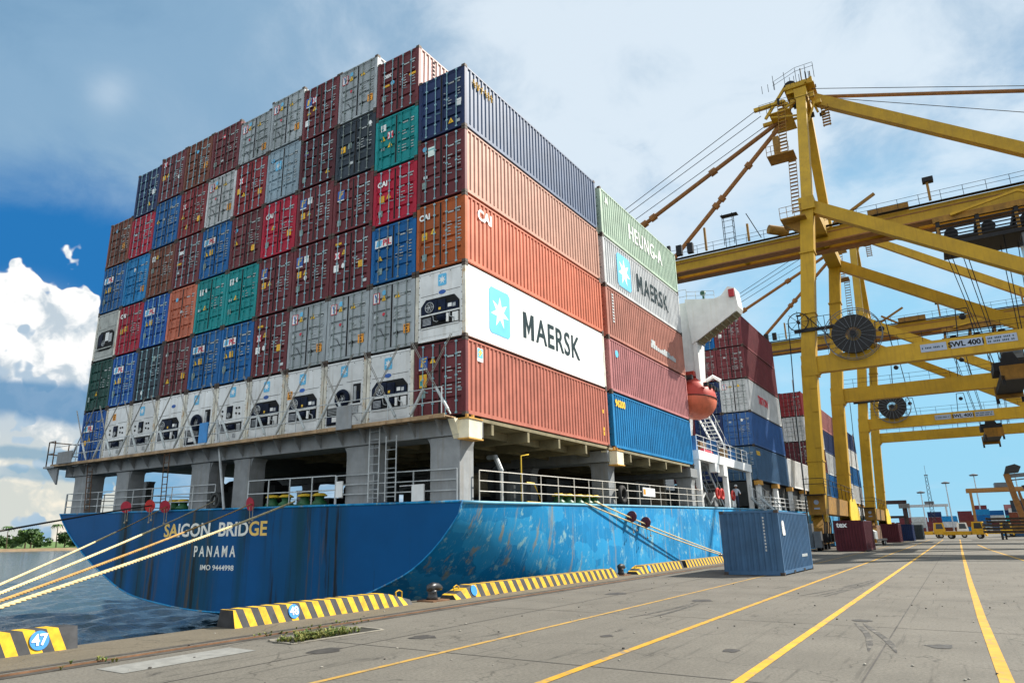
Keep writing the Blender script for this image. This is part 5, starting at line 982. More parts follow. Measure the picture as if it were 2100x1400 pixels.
for j in range(len(rings) - 1):
    for k in range(16): mb.f.append((j * 16 + k, j * 16 + (k + 1) % 16, (j + 1) * 16 + (k + 1) % 16, (j + 1) * 16 + k)); mb.mi.append(0 if k >= 8 else 1)
mb.f += [tuple(range(16)), tuple((len(rings) - 1) * 16 + k for k in range(16))]; mb.mi += [0, 0]
m_boat = M('boat_salmon', (.55, .13, .065), .45, var=.15, streak=.3); m_boat2 = M('boat_orange', (.40, .04, .025), .5, var=.12)
hb = mb.build('boat_hull', [m_boat, m_boat2], lb, True)
b_ = MB(); b_.tube([(w_ * 1.02, y, zc) for y, w_, z0, z1, zc in rings] + [(-w_ * 1.02, y, zc) for y, w_, z0, z1, zc in rings[::-1]] + [(rings[0][1] * 1.02, rings[0][0], rings[0][4])], .035, 6); b_.build('rubbing_strake', m_gap, lb, True)
b_ = MB()
for y in (-1.2, -.4, .4, 1.0): b_.box(1.08, 1.36, y - .18, y + .18, 1.95, 2.2)
b_.box(-.5, .5, -1.8, -1.5, 2.45, 2.75); b_.build('window', M('window_dark', (.02, .025, .03), .15), lb)
b_ = MB(); b_.box(-.5, .5, -1.3, -.5, 2.75, 3.1); b_.build('canopy_hatch', m_boat2, lb)

for o in [o for o in bpy.data.objects if o.name.split('.')[0] in ('deck_locker', 'deck_stores', 'container_socket', 'white_board', 'deck_fitting', 'hatch_coaming') or (o.name.split('.')[0] == 'window' and o.parent and o.parent.name.split('.')[0] in ('bridge_house', 'lifeboat'))]: split_pieces(o)
# ------------------------------------------------------------------ lashings on the lowest tier
m_lash = M('lashing_steel', (.30, .29, .26), .5, .4, var=.4, scale=6, rust=.2)
def lash_data(w, h):
    k = ('lash', round(w, 2), round(h, 2))
    if k in SHC: return SHC[k]
    a = MB(); p = Vector((0, 0, 0)); q = Vector((w, .0, h)); m = p.lerp(q, .34)
    for s in (-.035, .035): a.tube([m + Vector((s, 0, 0)), q + Vector((s, .05, 0))], .014, 5)
    a1 = a.data('rod', m_lash); b = MB(); b.tube([p, p.lerp(q, .05), p.lerp(q, .06), p.lerp(q, .33), p.lerp(q, .35)], [.03, .03, .055, .055, .03], 8); b.sphere(tuple(m), .06, 8, 5); a2 = b.data('turnbuckle', M('turnbuckle_pale', (.48, .52, .52), .45, .3, var=.3)); SHC[k] = (a1, a2); return SHC[k]
for col in range(1, 12):
    for s in (-1, 1):
        cx = -(col - .5) * 2.4546; x0 = cx + s * .98; w = -s * 1.9; a1, a2 = lash_data(w, 2.95)
        side = 'toward the quay' if w > 0 else 'toward the water'; what = STERN[col][0][0][1]
        t = empty('lashing_rod', s2w(x0, -.55 - .05 * (s > 0), 5.84), -BETA, f'lashing rod leaning {side} over the lowest container, {ordinal(col)} column from the quay', 'lashing rod', 'lashing rods across the lowest tier')
        link('rod', a1, t); link('turnbuckle', a2, t)
# ------------------------------------------------------------------ mooring ropes
def rope_mat(name, c):
    m = M(name, c, .85, var=.3, scale=6); return m
m_rope = rope_mat('rope_cream', (.62, .50, .27)); m_rope2 = rope_mat('rope_grey', (.36, .31, .22)); m_ropeo = rope_mat('rope_brown', (.40, .24, .08)); m_ropeb = rope_mat('rope_black', (.03, .028, .025))
def rope(p, q, r, label, m1, split=None, m2=None, r2=None, sag=.10, n=40):
    p = Vector(p); q = Vector(q); t = empty('mooring_rope', p, 0, label, 'rope', 'mooring ropes') if split else None
    def P_(s): v = (q - p) * s; v.z -= sag * 4 * s * (1 - s); return v
    def lay(a, b, rr, m, nm):
        mb = MB(); L_ = (q - p).length * (b - a); k = max(8, min(420, int(L_ / (rr * 1.9)))); prev = None; ax = (q - p).normalized(); u = ax.orthogonal().normalized(); w = ax.cross(u)
        for st in range(3):                                          # three twisted strands
            pts = [P_(a + (b - a) * i / k) + (u * math.cos(i * 1.1 + st * 2.094) + w * math.sin(i * 1.1 + st * 2.094)) * rr * .48 for i in range(k + 1)]; mb.tube(pts, rr * .62, 6)
        o = mb.build(nm, m, t, True)
        if t is None: o.location = p; tag(o, label, 'rope', 'mooring ropes')
        return o
    if split: lay(0, split, r2, m2, 'rope_tail'); lay(split, 1, r, m1, 'rope_line')
    else: t = lay(0, 1, r, m1, 'mooring_rope')
    return t
BOL = Vector((-12.3, 3.75, .40))
rope(s2w(-16.87, -.5, 3.26), BOL + Vector((0, 0, .05)), .027, 'uppermost cream stern rope, thin brown near the ship', m_rope, .42, m_ropeo, .018)
rope(s2w(-13.37, -.5, 3.34), BOL, .032, 'second cream stern rope from the top, grey near the ship', m_rope, .40, m_rope2, .026)
rope(s2w(-10.69, -.5, 3.16), BOL + Vector((.02, 0, -.02)), .031, 'third stern rope crossing the word SAIGON', m_ropeo, .35, m_ropeo, .024)
rope(s2w(-8.2, -.45, 3.14), BOL + Vector((.03, .02, -.05)), .038, 'lowest cream stern rope crossing the word BRIDGE', m_rope)
rope(s2w(-18.0, -.5, 3.32), (-12.75, -1.2, .45), .03, 'black stern rope reaching the left edge of the picture', m_ropeb, sag=-.12)
B2 = Vector((-12.5, 45.3, .4))
rope(s2w(.22, 8.6, 3.05), B2, .035, 'lower cream rope running from the blue side to a bollard', m_rope); rope(s2w(.22, 9.6, 3.15), B2 + Vector((0, 0, .1)), .035, 'upper cream rope running from the blue side to a bollard', m_rope)
def guard(p, axis, label, col):
    t = empty('rat_guard', p, 0, label, 'rat guard', 'rat guards on the mooring ropes'); a = Vector(axis).normalized(); c = MB(); c.tube([-a * .03, a * .0], [.27, .285], 22); c.tube([-a * .09, -a * .031], [.08, .10], 12); c.build('disc', col, t)
    d = MB(); d.tube([(0, 0, -.1), (.05, 0, -.72)], .015, 5); d.tube([(.2, 0, -.1), (.22, 0, -.62)], .015, 5); d.sphere((.05, 0, -.75), .05, 8, 5); d.sphere((.22, 0, -.65), .05, 8, 5); d.build('tie_cord', m_rope2, t); return t
m_rg = M('guard_red', (.36, .015, .035), .5, var=.25, scale=5); m_rg2 = M('guard_maroon', (.09, .012, .022), .5, var=.2)
def along(p, q, s): return Vector(p).lerp(Vector(q), s)
guard(along(s2w(-20.3, -.6, 3.30), BOL, .0), (.5, -1, -.1), 'dull red rat guard alone near the far stern corner', m_rg)
guard(along(s2w(-18.0, -.62, 3.30), (-12.75, -1.2, .45), .012), (.35, -1, -.1), 'brighter red one of two rat guards hung close together', M('guard_scarlet', (.48, .02, .015), .5, var=.2, scale=5)); guard(along(s2w(-16.87, -.6, 3.24), BOL, .015), (.35, -1, -.15), 'duller red one of two rat guards hung close together', m_rg)
guard(along(s2w(-10.69, -.6, 3.14), BOL, .012), (-.1, -1, -.15), 'red rat guard above the word BRIDGE', m_rg)
g1 = s2w(.22, 9.6, 3.15); guard(g1.lerp(B2 + Vector((0, 0, .1)), .235), (B2 - g1), 'upper dark rat guard on the side ropes', m_rg2); g2 = s2w(.22, 8.6, 3.05); guard(g1.lerp(B2 + Vector((0, 0, .1)), .335), (B2 - g2), 'lower dark rat guard on the side ropes', m_rg2)
# ------------------------------------------------------------------ ship-to-shore cranes (y from the first leg frame, x as in the world)
m_cy = M('crane_yellow', (.43, .255, .006), .55, var=.16, scale=.8, streak=.42, rust=.12, rcol=(.14, .06, .015), stcol=(.20, .10, .012)); m_cyd = M('crane_yellow_dirty', (.24, .12, .010), .6, var=.35, scale=1.5, streak=.5, rust=.12); m_brown = M('stay_brown', (.26, .11, .025), .55, var=.3); m_wire = M('wire_dark', (.022, .023, .026), .6, spec=.12); m_reel = M('reel_black', (.010, .011, .013), .6, var=.3); m_cab = M('cab_grey', (.10, .11, .12), .4); m_signb = M('sign_blue_grey', (.30, .36, .46), .6, var=.1); m_brush = M('rail_paint', (.48, .30, .05), .6)
def make_crane(label):
    t = empty('quay_crane', (-10.9, 75, 0), 0, label, 'crane', 'yellow quay cranes'); O = Vector((10.9, 0, 0))
    def B(name, fn, m=m_cy, par=None, smooth=False):
        mb = MB(); fn(mb); mb.v = [(x + 10.9, y, z) for x, y, z in mb.v]; return mb.build(name, m, par or t, smooth)
    ys = (0, 20); XL = 19
    for y in ys:
        def leg(mb, y=y):
            mb.bar((-10.95, y, 2.6), (-10.0, y, 17.7), 1.35, 1.5, 0, (0, 1, 0)); mb.bar((-10.0, y, 17.6), (-8.0, y, 35.2), 1.32, 1.4, 0, (0, 1, 0), 1.25, 1.25); mb.box(-10.6, -9.2, y - .80, y + .80, 16.6, 18.7)
            for z in (8.2, 23.0, 29.5): xx = -10.95 + (z - 2.6) * .063 if z < 17.7 else -10.0 + (z - 17.6) * .1136; mb.box(xx - .74, xx + .74, y - .82, y + .82, z, z + .14)
            for z in (6, 9.5, 13, 15.3): mb.box(-10.75 + (z - 3) * .06, -10.2 + (z - 3) * .06, y - .82, y - .75, z, z + .06)
        L1 = B('leg', leg)
        B('leg', lambda mb, y=y: (mb.bar((XL, y, 2.6), (XL, y, 17.7), 1.15, 1.35, 0, (0, 1, 0)), mb.bar((XL, y, 17.6), (XL - .4, y, 35.2), 1.1, 1.2, 0, (0, 1, 0))))
        def pb(mb, y=y):
            mb.box(-9.6, XL, y - .5, y + .5, 16.9, 18.55); mb.prism([(-9.7, 16.9), (-9.0, 16.9), (-9.55, 16.3)], 1, y - .45, y + .45)
            for x in (-4, 2, 8, 14): mb.box(x, x + .05, y - .52, y + .52, 16.88, 18.57)
        P_ = B('portal_beam', pb); B('brace', lambda mb, y=y: mb.bar((-7.6, y, 34.6), (XL, y, 17.6), .95, 1.25))
        B('handrail', lambda mb, y=y: [mb.tube([(-9, y - .45, z), (XL, y - .45, z)], .02, 4) for z in (19.1, 19.6)] + [mb.tube([(x, y - .45, 18.5), (x, y - .45, 19.6)], .02, 4) for x in range(-8, 19, 2)], m_wire, P_)
        if y == 0:
            for x0, x1, body, sz in ((-.3, 1.75, None, 0), (2.05, 4.5, 'SWL 4001', .66), (4.75, 7.0, None, 0)):
                sg = B('sign_board', lambda mb, x0=x0, x1=x1: mb.box(x0, x1, -.54, -.505, 17.55, 18.28), m_signb, P_)
                if body: B('lettering', lambda mb, x0=x0, x1=x1: mb.mesh(text_me(body, sz, .02), face_y((x0 + x1) / 2, -.548, 17.9)), m_ink, sg)
                else: B('lettering', lambda mb, x0=x0, x1=x1: [mb.box(x0 + .12 + i * .13, x0 + .2 + i * .13, -.546, -.53, z, z + .16) for i in range(int((x1 - x0 - .3) / .13)) for z in ((17.82,) if x0 < 1 else (17.68, 17.98)) if (i * 7 + int(z * 10)) % 5], m_slate2, sg)
        def lamp(mb, y=y):
            for x in (-3.2, 3.4):
                for s in (-.45, .45): mb.tube([(x + s * 1.5, y, 18.5), (x + s, y, 21.3)], .045, 5)
                mb.tube([(x - .45, y, 21.3), (x + .45, y, 21.3)], .045, 5); mb.sphere((x, y, 20.5), .28, 8, 6)
        B('floodlight', lamp, m_wire, P_)
    B('sill_beam', lambda mb: (mb.box(-11.55, -10.2, -1.4, 21.4, 3.3, 5.0), mb.box(-11.62, -10.1, -1.5, -1.41, 3.2, 5.1)), m_cyd)
    B('sill_beam', lambda mb: mb.box(XL - .7, XL + .7, -1.4, 21.4, 3.3, 5.0), m_cyd)
    B('sign_board', lambda mb: (mb.cyl((-10.85, -1.56, 4.35), (-10.85, -1.51, 4.35), .22, 14), mb.box(-11.1, -10.6, -1.55, -1.51, 3.7, 3.85)), m_signb)
    Rb = random.Random(3)
    for x in (-10.9, XL):
        for y in (0, 20):
            bg = B('bogie', lambda mb, x=x, y=y: (mb.prism([(y - 2.6, 2.0), (y - .5, 3.3), (y + .5, 3.3), (y + 2.6, 2.0), (y + 2.6, 1.5), (y - 2.6, 1.5)], 0, x - .45, x + .45, 0), [mb.prism([(y + d - 1.5, .9), (y + d - .3, 1.75), (y + d + .3, 1.75), (y + d + 1.5, .9), (y + d + 1.5, .55), (y + d - 1.5, .55)], 0, x - .38, x + .38, 0) for d in (-2.0, 2.0)], [mb.box(x + .45, x + .85, y + d - .3, y + d + .3, .7, 1.5, 1) for d in (-2.8, -1.2, 1.2, 2.8)], [mb.tube([(x + .5, y + d, 1.5), (x + .55, y + d + .3, 2.4), (x + .5, y + d + .2, 3.2)], .05, 5, 1) for d in (-2.2, -.4, .9, 2.2)], mb.box(x - .5, x + .5, y - 3.9, y - 3.6, .4, 1.2, 0)), [m_cyd, m_wire])
            for d in (-2.9, -1.1, 1.1, 2.9): B('wheel', lambda mb, x=x, y=y, d=d: mb.cyl((x - .14, y + d, .36), (x + .14, y + d, .36), .34, 14), m_dark, bg)
    B('equaliser_plate', lambda mb: mb.prism([(15.5, 3.3), (17, 5.2), (22, 5.4), (24.6, 4.0), (24.4, 2.6), (16, 2.4)], 0, -10.08, -9.95), M('crane_yellow_lit', (.74, .50, .03), .5, var=.25))  # sunlit plate: the sunlight is put into a brighter crane yellow
    B('drive_cabinet', lambda mb: (mb.box(-11.6, -11.0, -4.9, -3.95, .3, 2.4), mb.box(-10.9, -10.3, -5.2, -4.3, .3, 1.7)), m_cab)
    B('maintenance_rail', lambda mb: [mb.tube([(-11.7, y0, z), (-9.9, y0, z), (-9.9, 21, z)], .03, 4) for y0, z in ((-2.4, 6.0), (-2.4, 6.5))] + [mb.tube([(-9.9, y, 5.0), (-9.9, y, 6.5)], .03, 4) for y in range(-2, 22, 3)] + [mb.box(-11.7, -9.9, -2.5, -1.52, 4.98, 5.05)], m_wire)
    B('top_girder', lambda mb: (mb.box(-8.75, -7.25, -.9, 20.9, 34.2, 35.6), mb.prism([(7, 34.2), (13, 34.2), (11.6, 38.2), (8.4, 38.2)], 0, -8.5, -7.3)))
    B('top_girder', lambda mb: mb.box(XL - 1, XL + .2, -.8, 20.8, 34.2, 35.6))
    def ap(mb):
        for y0, y1 in ((0.3, 8.6), (19.7, 11.4)): mb.bar((-8.0, y0, 35.3), (-7.8, y1, 53.6), 1.05, 1.15, 0, (0, 1, 0))
        mb.box(-8.5, -7.1, 7.6, 12.4, 52.4, 53.8)
    A = B('apex_frame', ap)
    def apt(mb):
        mb.box(-11.6, -9.2, 7.4, 12.6, 51.3, 51.4, 0); mb.box(-9.6, -6.2, 8.0, 12.0, 54.3, 54.4, 0); mb.bar((-11.4, 8.2, 51.4), (-8.4, 8.2, 52.6), .2, .3, 0); mb.box(-13.4, -9.8, 8.2, 8.7, 52.9, 53.3, 0); mb.box(-13.0, -9.6, 11.2, 11.7, 52.2, 52.6, 0)
        for y in (8.3, 9.5, 10.7, 11.7): mb.cyl((-8.9, y, 54.9), (-8.9, y + .25, 54.9), .7, 14, 1); mb.box(-9.4, -7.2, y - .06, y, 53.8, 55.1, 0)
        mb.bar((-12.2, 8.5, 51.5), (-9.2, 8.5, 55.4), .3, .3, 0); mb.bar((-12.0, 11.5, 51.0), (-8.8, 11.5, 54.6), .3, .3, 0); mb.bar((-6.4, 10, 51.2), (-7.6, 10, 56.2), .25, .25, 0)
        for z in (56, 56.5): mb.tube([(-10.7, 7.3, z - 1.0), (-8.0, 7.3, z), (-6.0, 7.3, z)], .03, 4, 1)
        for x in (-10.6, -9.3, -8, -6.9, -6): mb.tube([(x, 7.3, 54.4), (x, 7.3, 56.4)], .03, 4, 1)
        for x in (-12.5, -11.2, -9.9): mb.tube([(x, 6.7, 51.4), (x, 6.7, 52.5)], .03, 4, 1)
        mb.tube([(-12.5, 6.7, 52.5), (-9.2, 6.7, 52.5)], .03, 4, 1)
        for x, h in ((-7.6, 57.6), (-7.1, 57.0), (-6.6, 56.8)): mb.tube([(x, 9.5, 54.4), (x, 9.5, h)], .08, 5, 1)
        mb.box(-8.0, -6.6, 9, 10.6, 54.42, 55.6, 0)
        Ra = random.Random(31)
        for _ in range(26): x = Ra.uniform(-10.6, -6.2); y = Ra.uniform(7.6, 11.4); z = Ra.choice((51.4, 52.6, 54.4)); mb.box(x, x + Ra.uniform(.15, .8), y, y + Ra.uniform(.15, .6), z, z + Ra.uniform(.25, 1.0), Ra.choice((0, 0, 1)))
        for _ in range(12): x = Ra.uniform(-12.2, -6.2); z = Ra.choice((51.4, 54.4)); mb.tube([(x, 7.4, z), (x, 7.4, z + 1.1)], .03, 4, 1)
        for z in (51.95, 52.45): mb.tube([(-11.6, 7.4, z), (-6.2, 7.4, z)], .03, 4, 1)
        mb.bar((-11.4, 7.7, 51.0), (-8.2, 7.7, 50.2), .14, .2, 0); mb.bar((-6.4, 7.7, 51.4), (-7.4, 7.7, 49.0), .14, .2, 0)
    B('apex_platform', apt, [m_cy, m_wire], A)
    def lad(mb):
        for z0, z1, x0, x1 in ((36.2, 43.6, -9.7, -9.25), (43.9, 51.2, -10.1, -9.6)):
            for s in (-.4, .4): mb.bar((x0 + s, 4.2, z0), (x1 + s - .25, 4.2 + 1.4, z1), .06, .06)
            for i in range(15): tt = (i + .5) / 15; mb.box(x0 - .4 + (x1 - x0 - .25) * tt, x0 + .4 + (x1 - x0 - .25) * tt, 4.1 + 1.4 * tt, 4.35 + 1.4 * tt, z0 + (z1 - z0) * tt - .05, z0 + (z1 - z0) * tt + .03)
        mb.box(-11.9, -9.0, 3.6, 6.0, 43.65, 43.75); mb.box(-11.2, -10.5, 4.6, 5.6, 43.8, 46.6)
        for x in (-11.9, -11.4, -9.5): mb.tube([(x, 3.7, 43.7), (x, 3.7, 45.0)], .035, 4)
        for z in (44.3, 45): mb.tube([(-11.9, 3.7, z), (-9.4, 3.7, z)], .03, 4)
        for x in (-5.9, -5.2, ): mb.tube([(x, 9, 48.4), (x, 9, 51.4)], .04, 4)
        for i in range(7): mb.box(-6.0, -5.1, 8.9, 9.2, 48.6 + i * .38, 48.68 + i * .38)
    B('access_ladder', lad, m_cyd, A)
    B('leg_platform', lambda mb: (mb.box(-10.6, -8.2, -1.8, 1.6, 33.2, 33.35), mb.prism([(-10.4, 33.2), (-8.9, 33.2), (-9.0, 31.9)], 1, -.5, .4), [mb.tube([(-10.6, -1.7, z), (-8.4, -1.7, z)], .03, 4) for z in (34.0, 34.6)], [mb.tube([(x, -1.7, 33.3), (x, -1.7, 34.6)], .03, 4) for x in (-10.6, -9.9, -9.2, -8.5)]), m_cyd)
    # stays
    B('back_stay', lambda mb: mb.bar((-6.6, 10, 53.0), (XL, 10, 34.8), 1.0, 1.25)); B('back_stay', lambda mb: mb.tube([(-6.6, 10, 53.4), (44, 10, 35.6)], .22, 8), m_brown)
    B('back_stay_wires', lambda mb: [mb.tube([(-6.6, y, 54.0), (XL - 2, y, z)], .045, 4) for y, z in ((9, 45.0), (11, 42.5))], m_wire)
    for x1, kn in ((-42, (.30, .56, .60)), (-26.2, (.33, .55, .60))):
        B('fore_stay', lambda mb, x1=x1, kn=kn: ([mb.tube([(-9.4, y, 52.2), (x1, y, 36.0)], .29, 8) for y in (10,)], [mb.cyl(Vector((-9.4, y, 52.2)).lerp(Vector((x1, y, 36)), k), Vector((-9.4, y, 52.2)).lerp(Vector((x1, y, 36)), k + .025), .48, 8) for k in kn for y in (10,)]), m_brown)
    B('hoist_wires', lambda mb: [mb.tube([(-12.8, y, z), (-48, y, 36.5)], .05, 4) for y, z in ((8.4, 53.2), (9.3, 52.6), (11.5, 52.3))], m_wire)
    # boom
    def boom(mb):
        for y in (8.2, 10.8): mb.box(-64, 46, y, y + 1.0, 33.7, 35.3, 0); mb.box(-64, 46, y - .2, y + 1.2, 33.55, 33.699, 1); mb.box(-64, 46, y - .06, y + 1.06, 34.7, 34.82, 1)
        for i in range(13): x = -62 + i * 9; mb.box(x, x + .5, 9.26, 10.74, 33.8, 34.6, 0)
    bm_ = B('boom', boom, [m_cy, m_brown])
    def br(mb):
        for y in (7.6, 12.4):
            for z in (36.0, 36.5): mb.tube([(-62, y, z), (45, y, z)], .025, 4)
            for i in range(54): mb.tube([(-62 + i * 2, y, 35.3), (-62 + i * 2, y, 36.5)], .025, 4)
            mb.box(-63, 45, y - .1, y + .5, 35.31, 35.36)
    B('handrail', br, m_wire, bm_)
    def bf(mb):
        for x, h in ((-27, 1.9), (-20.7, 3.0), (-15.6, 2.2), (-33, 2.6), (-40, 2), (3.0, 2.6), (14, 2.6)): mb.box(x - .12, x + .12, 6.8, 7.1, 35.3, 35.3 + h, 0)
        for x in (-18.4, -17.2):
            for y in (6.7, 7.5): mb.tube([(x, y, 35.3), (x, y, 39.4)], .04, 4, 1)
        for z in range(5): mb.tube([(-18.4, 6.7, 36 + z * .8), (-17.2, 6.7, 36 + z * .8), (-17.2, 7.5, 36 + z * .8)], .03, 4, 1)
        mb.box(-18.6, -16.6, 6.6, 7.6, 39.2, 39.26, 1); mb.bar((-15.6, 7, 38.9), (-14.2, 7, 35.4), .1, .1, 1); mb.cyl((-13.2, 6.5, 36.0), (-11.4, 7.8, 35.7), .55, 12, 0)
        for x in (-24.4, -23.0): mb.box(x, x + .7, 6.6, 7.2, 35.4, 36.7, 1)
        mb.box(-25.6, -25.2, 6.8, 7.2, 35.4, 37.0, 1); mb.box(2.6, 3.6, 6.6, 7.4, 37.4, 37.9, 1); mb.box(-3, 1, 8.5, 11.5, 35.4, 36.4, 0); mb.bar((-6.5, 8, 35.5), (-2, 8, 38), .3, .3, 0); mb.bar((-2, 11.5, 35.5), (-5.5, 11.5, 38), .3, .3, 0)
    B('boom_fitting', bf, [m_cyd, m_wire], bm_)
    def tro(mb):
        for y in (6.3, 13.4): mb.box(2.8, 13.5, y, y + .4, 32.4, 33.0, 0)
        for x in (3, 6.4, 9.6, 13): mb.box(x, x + .35, 6.3, 13.8, 31.9, 32.5, 1); mb.box(x, x + .3, 6.35, 6.7, 29.9, 32.4, 0)
        mb.box(3, 13.2, 6.3, 6.6, 29.8, 30.2, 1); mb.box(3.4, 12.8, 6.7, 13.3, 30.5, 30.75, 1)
        for x in (4.2, 7.4, 10.6): mb.cyl((x, 7.2, 31.3), (x, 9.4, 31.3), .62, 12, 1); mb.cyl((x, 10.6, 31.3), (x, 12.8, 31.3), .62, 12, 1)
        for i in range(5): mb.box(3.2, 12.9, 6.25, 6.32, 30.35 + i * .4, 30.47 + i * .4, 1)
        mb.bar((4.4, 6.1, 32.9), (10.2, 6.1, 34.0), .25, .25, 2); mb.bar((10.2, 6.1, 34.0), (13.6, 6.1, 32.0), .25, .25, 2)
    tr_ = B('trolley', tro, [m_cyd, m_wire, m_cy])
    cb = B('operator_cab', lambda mb: (mb.box(9.8, 12.6, 6.6, 9.4, 26.9, 29.75, 0), mb.box(9.7, 12.7, 6.5, 9.5, 26.7, 26.88, 1)), [m_cab, m_wire], tr_); B('window', lambda mb: (mb.box(10.0, 12.4, 6.56, 6.6, 27.6, 29.4), mb.box(9.76, 9.8, 6.9, 9.1, 27.3, 29.4)), M('cab_glass', (.05, .07, .09), .1), cb)
    B('hoist_rope', lambda mb: [mb.tube([(x, y, 31), (x * .55 + 3.6, y * .5 + 5, 17.5)], .04, 4) for x in (3.6, 5.0, 8.5, 10) for y in (7.5, 12)], m_wire, tr_)
    B('spreader', lambda mb: (mb.box(5.4, 8.2, 7.8, 12.2, 16.6, 17.4, 0), mb.prism([(6.0, 17.4), (7.6, 17.4), (7.2, 18.4), (6.4, 18.4)], 1, 8.4, 11.6, 0), mb.box(5.7, 7.9, 4.2, 15.8, 15.4, 16.0, 0), [mb.box(5.6, 8.0, y, y + .5, 15.0, 16.3, 1) for y in (3.9, 15.6)], [mb.box(x, x + .25, y, y + .25, 14.5, 15.4, 0) for x in (5.6, 7.75) for y in (3.9, 15.8)]), [m_wire, m_cyd])
    # cable reel and guide wheel on the near frame
    C_ = Vector((-5.57, -1.15, 20.1))
    def reel(mb):
        n = 40; ro, ri = 1.9, .72; P_ = [(ro, -.26), (ro, .26), (ri, .26), (ri, -.26)]; o = []
        for i in range(n):
            a_ = 6.2832 * i / n
            for r, y in P_: o.append(C_ + Vector((math.cos(a_) * r, y, math.sin(a_) * r)))
        mb.add(o, [(i * 4 + j, ((i + 1) % n) * 4 + j, ((i + 1) % n) * 4 + (j + 1) % 4, i * 4 + (j + 1) % 4) for i in range(n) for j in range(4)])
        for q in range(5): mb.ring(C_ + Vector((0, -.262, 0)), (0, 1, 0), .9 + q * .22, .02, 36, 0, 4)
    r_ = B('cable_reel', reel, m_reel)
    def spk(mb):
        for i in range(20):
            a = i * math.pi / 10; d = Vector((math.cos(a), 0, math.sin(a)))
            for s in (-.42, .3): mb.tube([C_ + d * .15 + Vector((0, s, 0)), C_ + d * 2.5 + Vector((0, s * 1.1, 0))], .022, 4)
        for s in (-.46, .33): mb.ring(C_ + Vector((0, s, 0)), (0, 1, 0), 2.5, .035, 40, 0, 4)
    B('reel_cage', spk, M('spoke_grey', (.16, .18, .20), .45, .3), r_); B('hub', lambda mb: mb.cyl(C_ + Vector((0, -.55, 0)), C_ + Vector((0, .5, 0)), .26, 14), m_wire, r_)
    B('reel_bracket', lambda mb: (mb.box(C_.x - .5, C_.x + .5, -.72, .3, 18.5, 20.4), mb.box(C_.x + .45, C_.x + .85, -.9, -.3, 19.4, 20.9)), m_cy)
    G_ = Vector((-10.35, -.95, 22.2)); B('guide_wheel', lambda mb: (mb.ring(G_, (0, 1, 0), .95, .05, 28), [mb.tube([G_, G_ + Vector((math.cos(i * .7854), 0, math.sin(i * .7854))) * 1.15], .025, 4) for i in range(8)], mb.cyl(G_ + Vector((0, -.15, 0)), G_ + Vector((0, .4, 0)), .16, 10), mb.box(G_.x - .5, G_.x + 1.6, -.9, -.6, G_.z - 1.1, G_.z - .75), mb.box(G_.x + .9, G_.x + 3.2, -.9, -.2, G_.z - 1.0, G_.z - .8), [mb.tube([(G_.x + 1.2 + k * .6, -.85, G_.z - .8), (G_.x + 1.2 + k * .6, -.85, G_.z + .3)], .03, 4) for k in range(4)], mb.tube([(G_.x + 1.2, -.85, G_.z + .3), (G_.x + 3.0, -.85, G_.z + .3)], .03, 4)), m_wire)
    B('power_cable', lambda mb: (mb.tube([G_ + Vector((-.95, 0, 0)), (-11.45, -.9, 18.4), (-11.75, -.9, 12), (-11.95, -.9, 1.2)], .05, 5), mb.tube([G_ + Vector((.7, 0, .64)), C_ + Vector((-1.3, -.1, -1.0))], .05, 5)), m_wire)
    B('cable_guide', lambda mb: mb.tube([(-11.72, -.2, 16.5), (-12.02, -.2, .8)], .06, 5), M('guide_pale', (.45, .5, .52), .5))
    for o in [o for o in bpy.data.objects if o.name.split('.')[0] in ('boom_fitting', 'access_ladder', 'floodlight', 'hoist_wires')]: split_pieces(o)
    return t
cr1 = make_crane('nearer yellow quay crane with the large black cable reel')
cr2 = copy_tree(cr1); cr2.location = (-10.9, 124.5, 0); cr2['label'] = 'farther yellow quay crane behind the first, with a small reel'
# ------------------------------------------------------------------ far yard
Ry = random.Random(21); FC = ['maroon', 'steelblue', 'rose', 'silver', 'greyblue', 'blue', 'brown', 'maroon', 'oldwhite', 'teal', 'navy', 'lightblue']; FN = dict(maroon='maroon', steelblue='steel blue', rose='rose', silver='pale grey', greyblue='grey blue', blue='blue', brown='brown', oldwhite='off white', teal='teal', navy='navy', lightblue='bright blue')
tiers = [2, 2, 3, 2, 3, 3, 4, 3, 4, 4, 5, 5, 5, 6, 5, 6]
for i, n in enumerate(tiers):
    for k in range(n):
        c = FC[Ry.randrange(len(FC))] if k < n - 1 else ('maroon' if i in (1, 3, 10, 11) else FC[Ry.randrange(len(FC))])
        Y = 385 + (i * 37 % 5) * 7
        o = link('yard_container', shell_data(L20, H_ST, c)); o.location = (-33.5 + i * 6.35 + 3 + (Y - 385) * -.03, Y, .006 + k * 2.6); o.rotation_euler = (0, 0, -math.pi / 2 + Ry.uniform(-.01, .01)); tag(o, f'{FN[c]} container far off in the yard, {ordinal(i + 1)} stack from the ship end, {ordinal(k + 1)} tier', 'container', 'containers far off in the yard')
for i, n in enumerate([2, 3, 3, 4, 3, 4, 5, 4, 5, 6, 7, 6, 7, 6, 7, 6]):
    for k in range(max(0, n - 3), n):
        c = FC[Ry.randrange(len(FC))]; Y = 430
        o = link('yard_container', shell_data(L20, H_ST, c)); o.location = (-34.5 + i * 6.5 + 3, Y + Ry.uniform(0, 3), .006 + k * 2.6); o.rotation_euler = (0, 0, -math.pi / 2); tag(o, f'{FN[c]} container in the rear yard row, {ordinal(i + 1)} stack from the ship end, {ordinal(k + 1)} tier', 'container', 'containers far off in the yard')
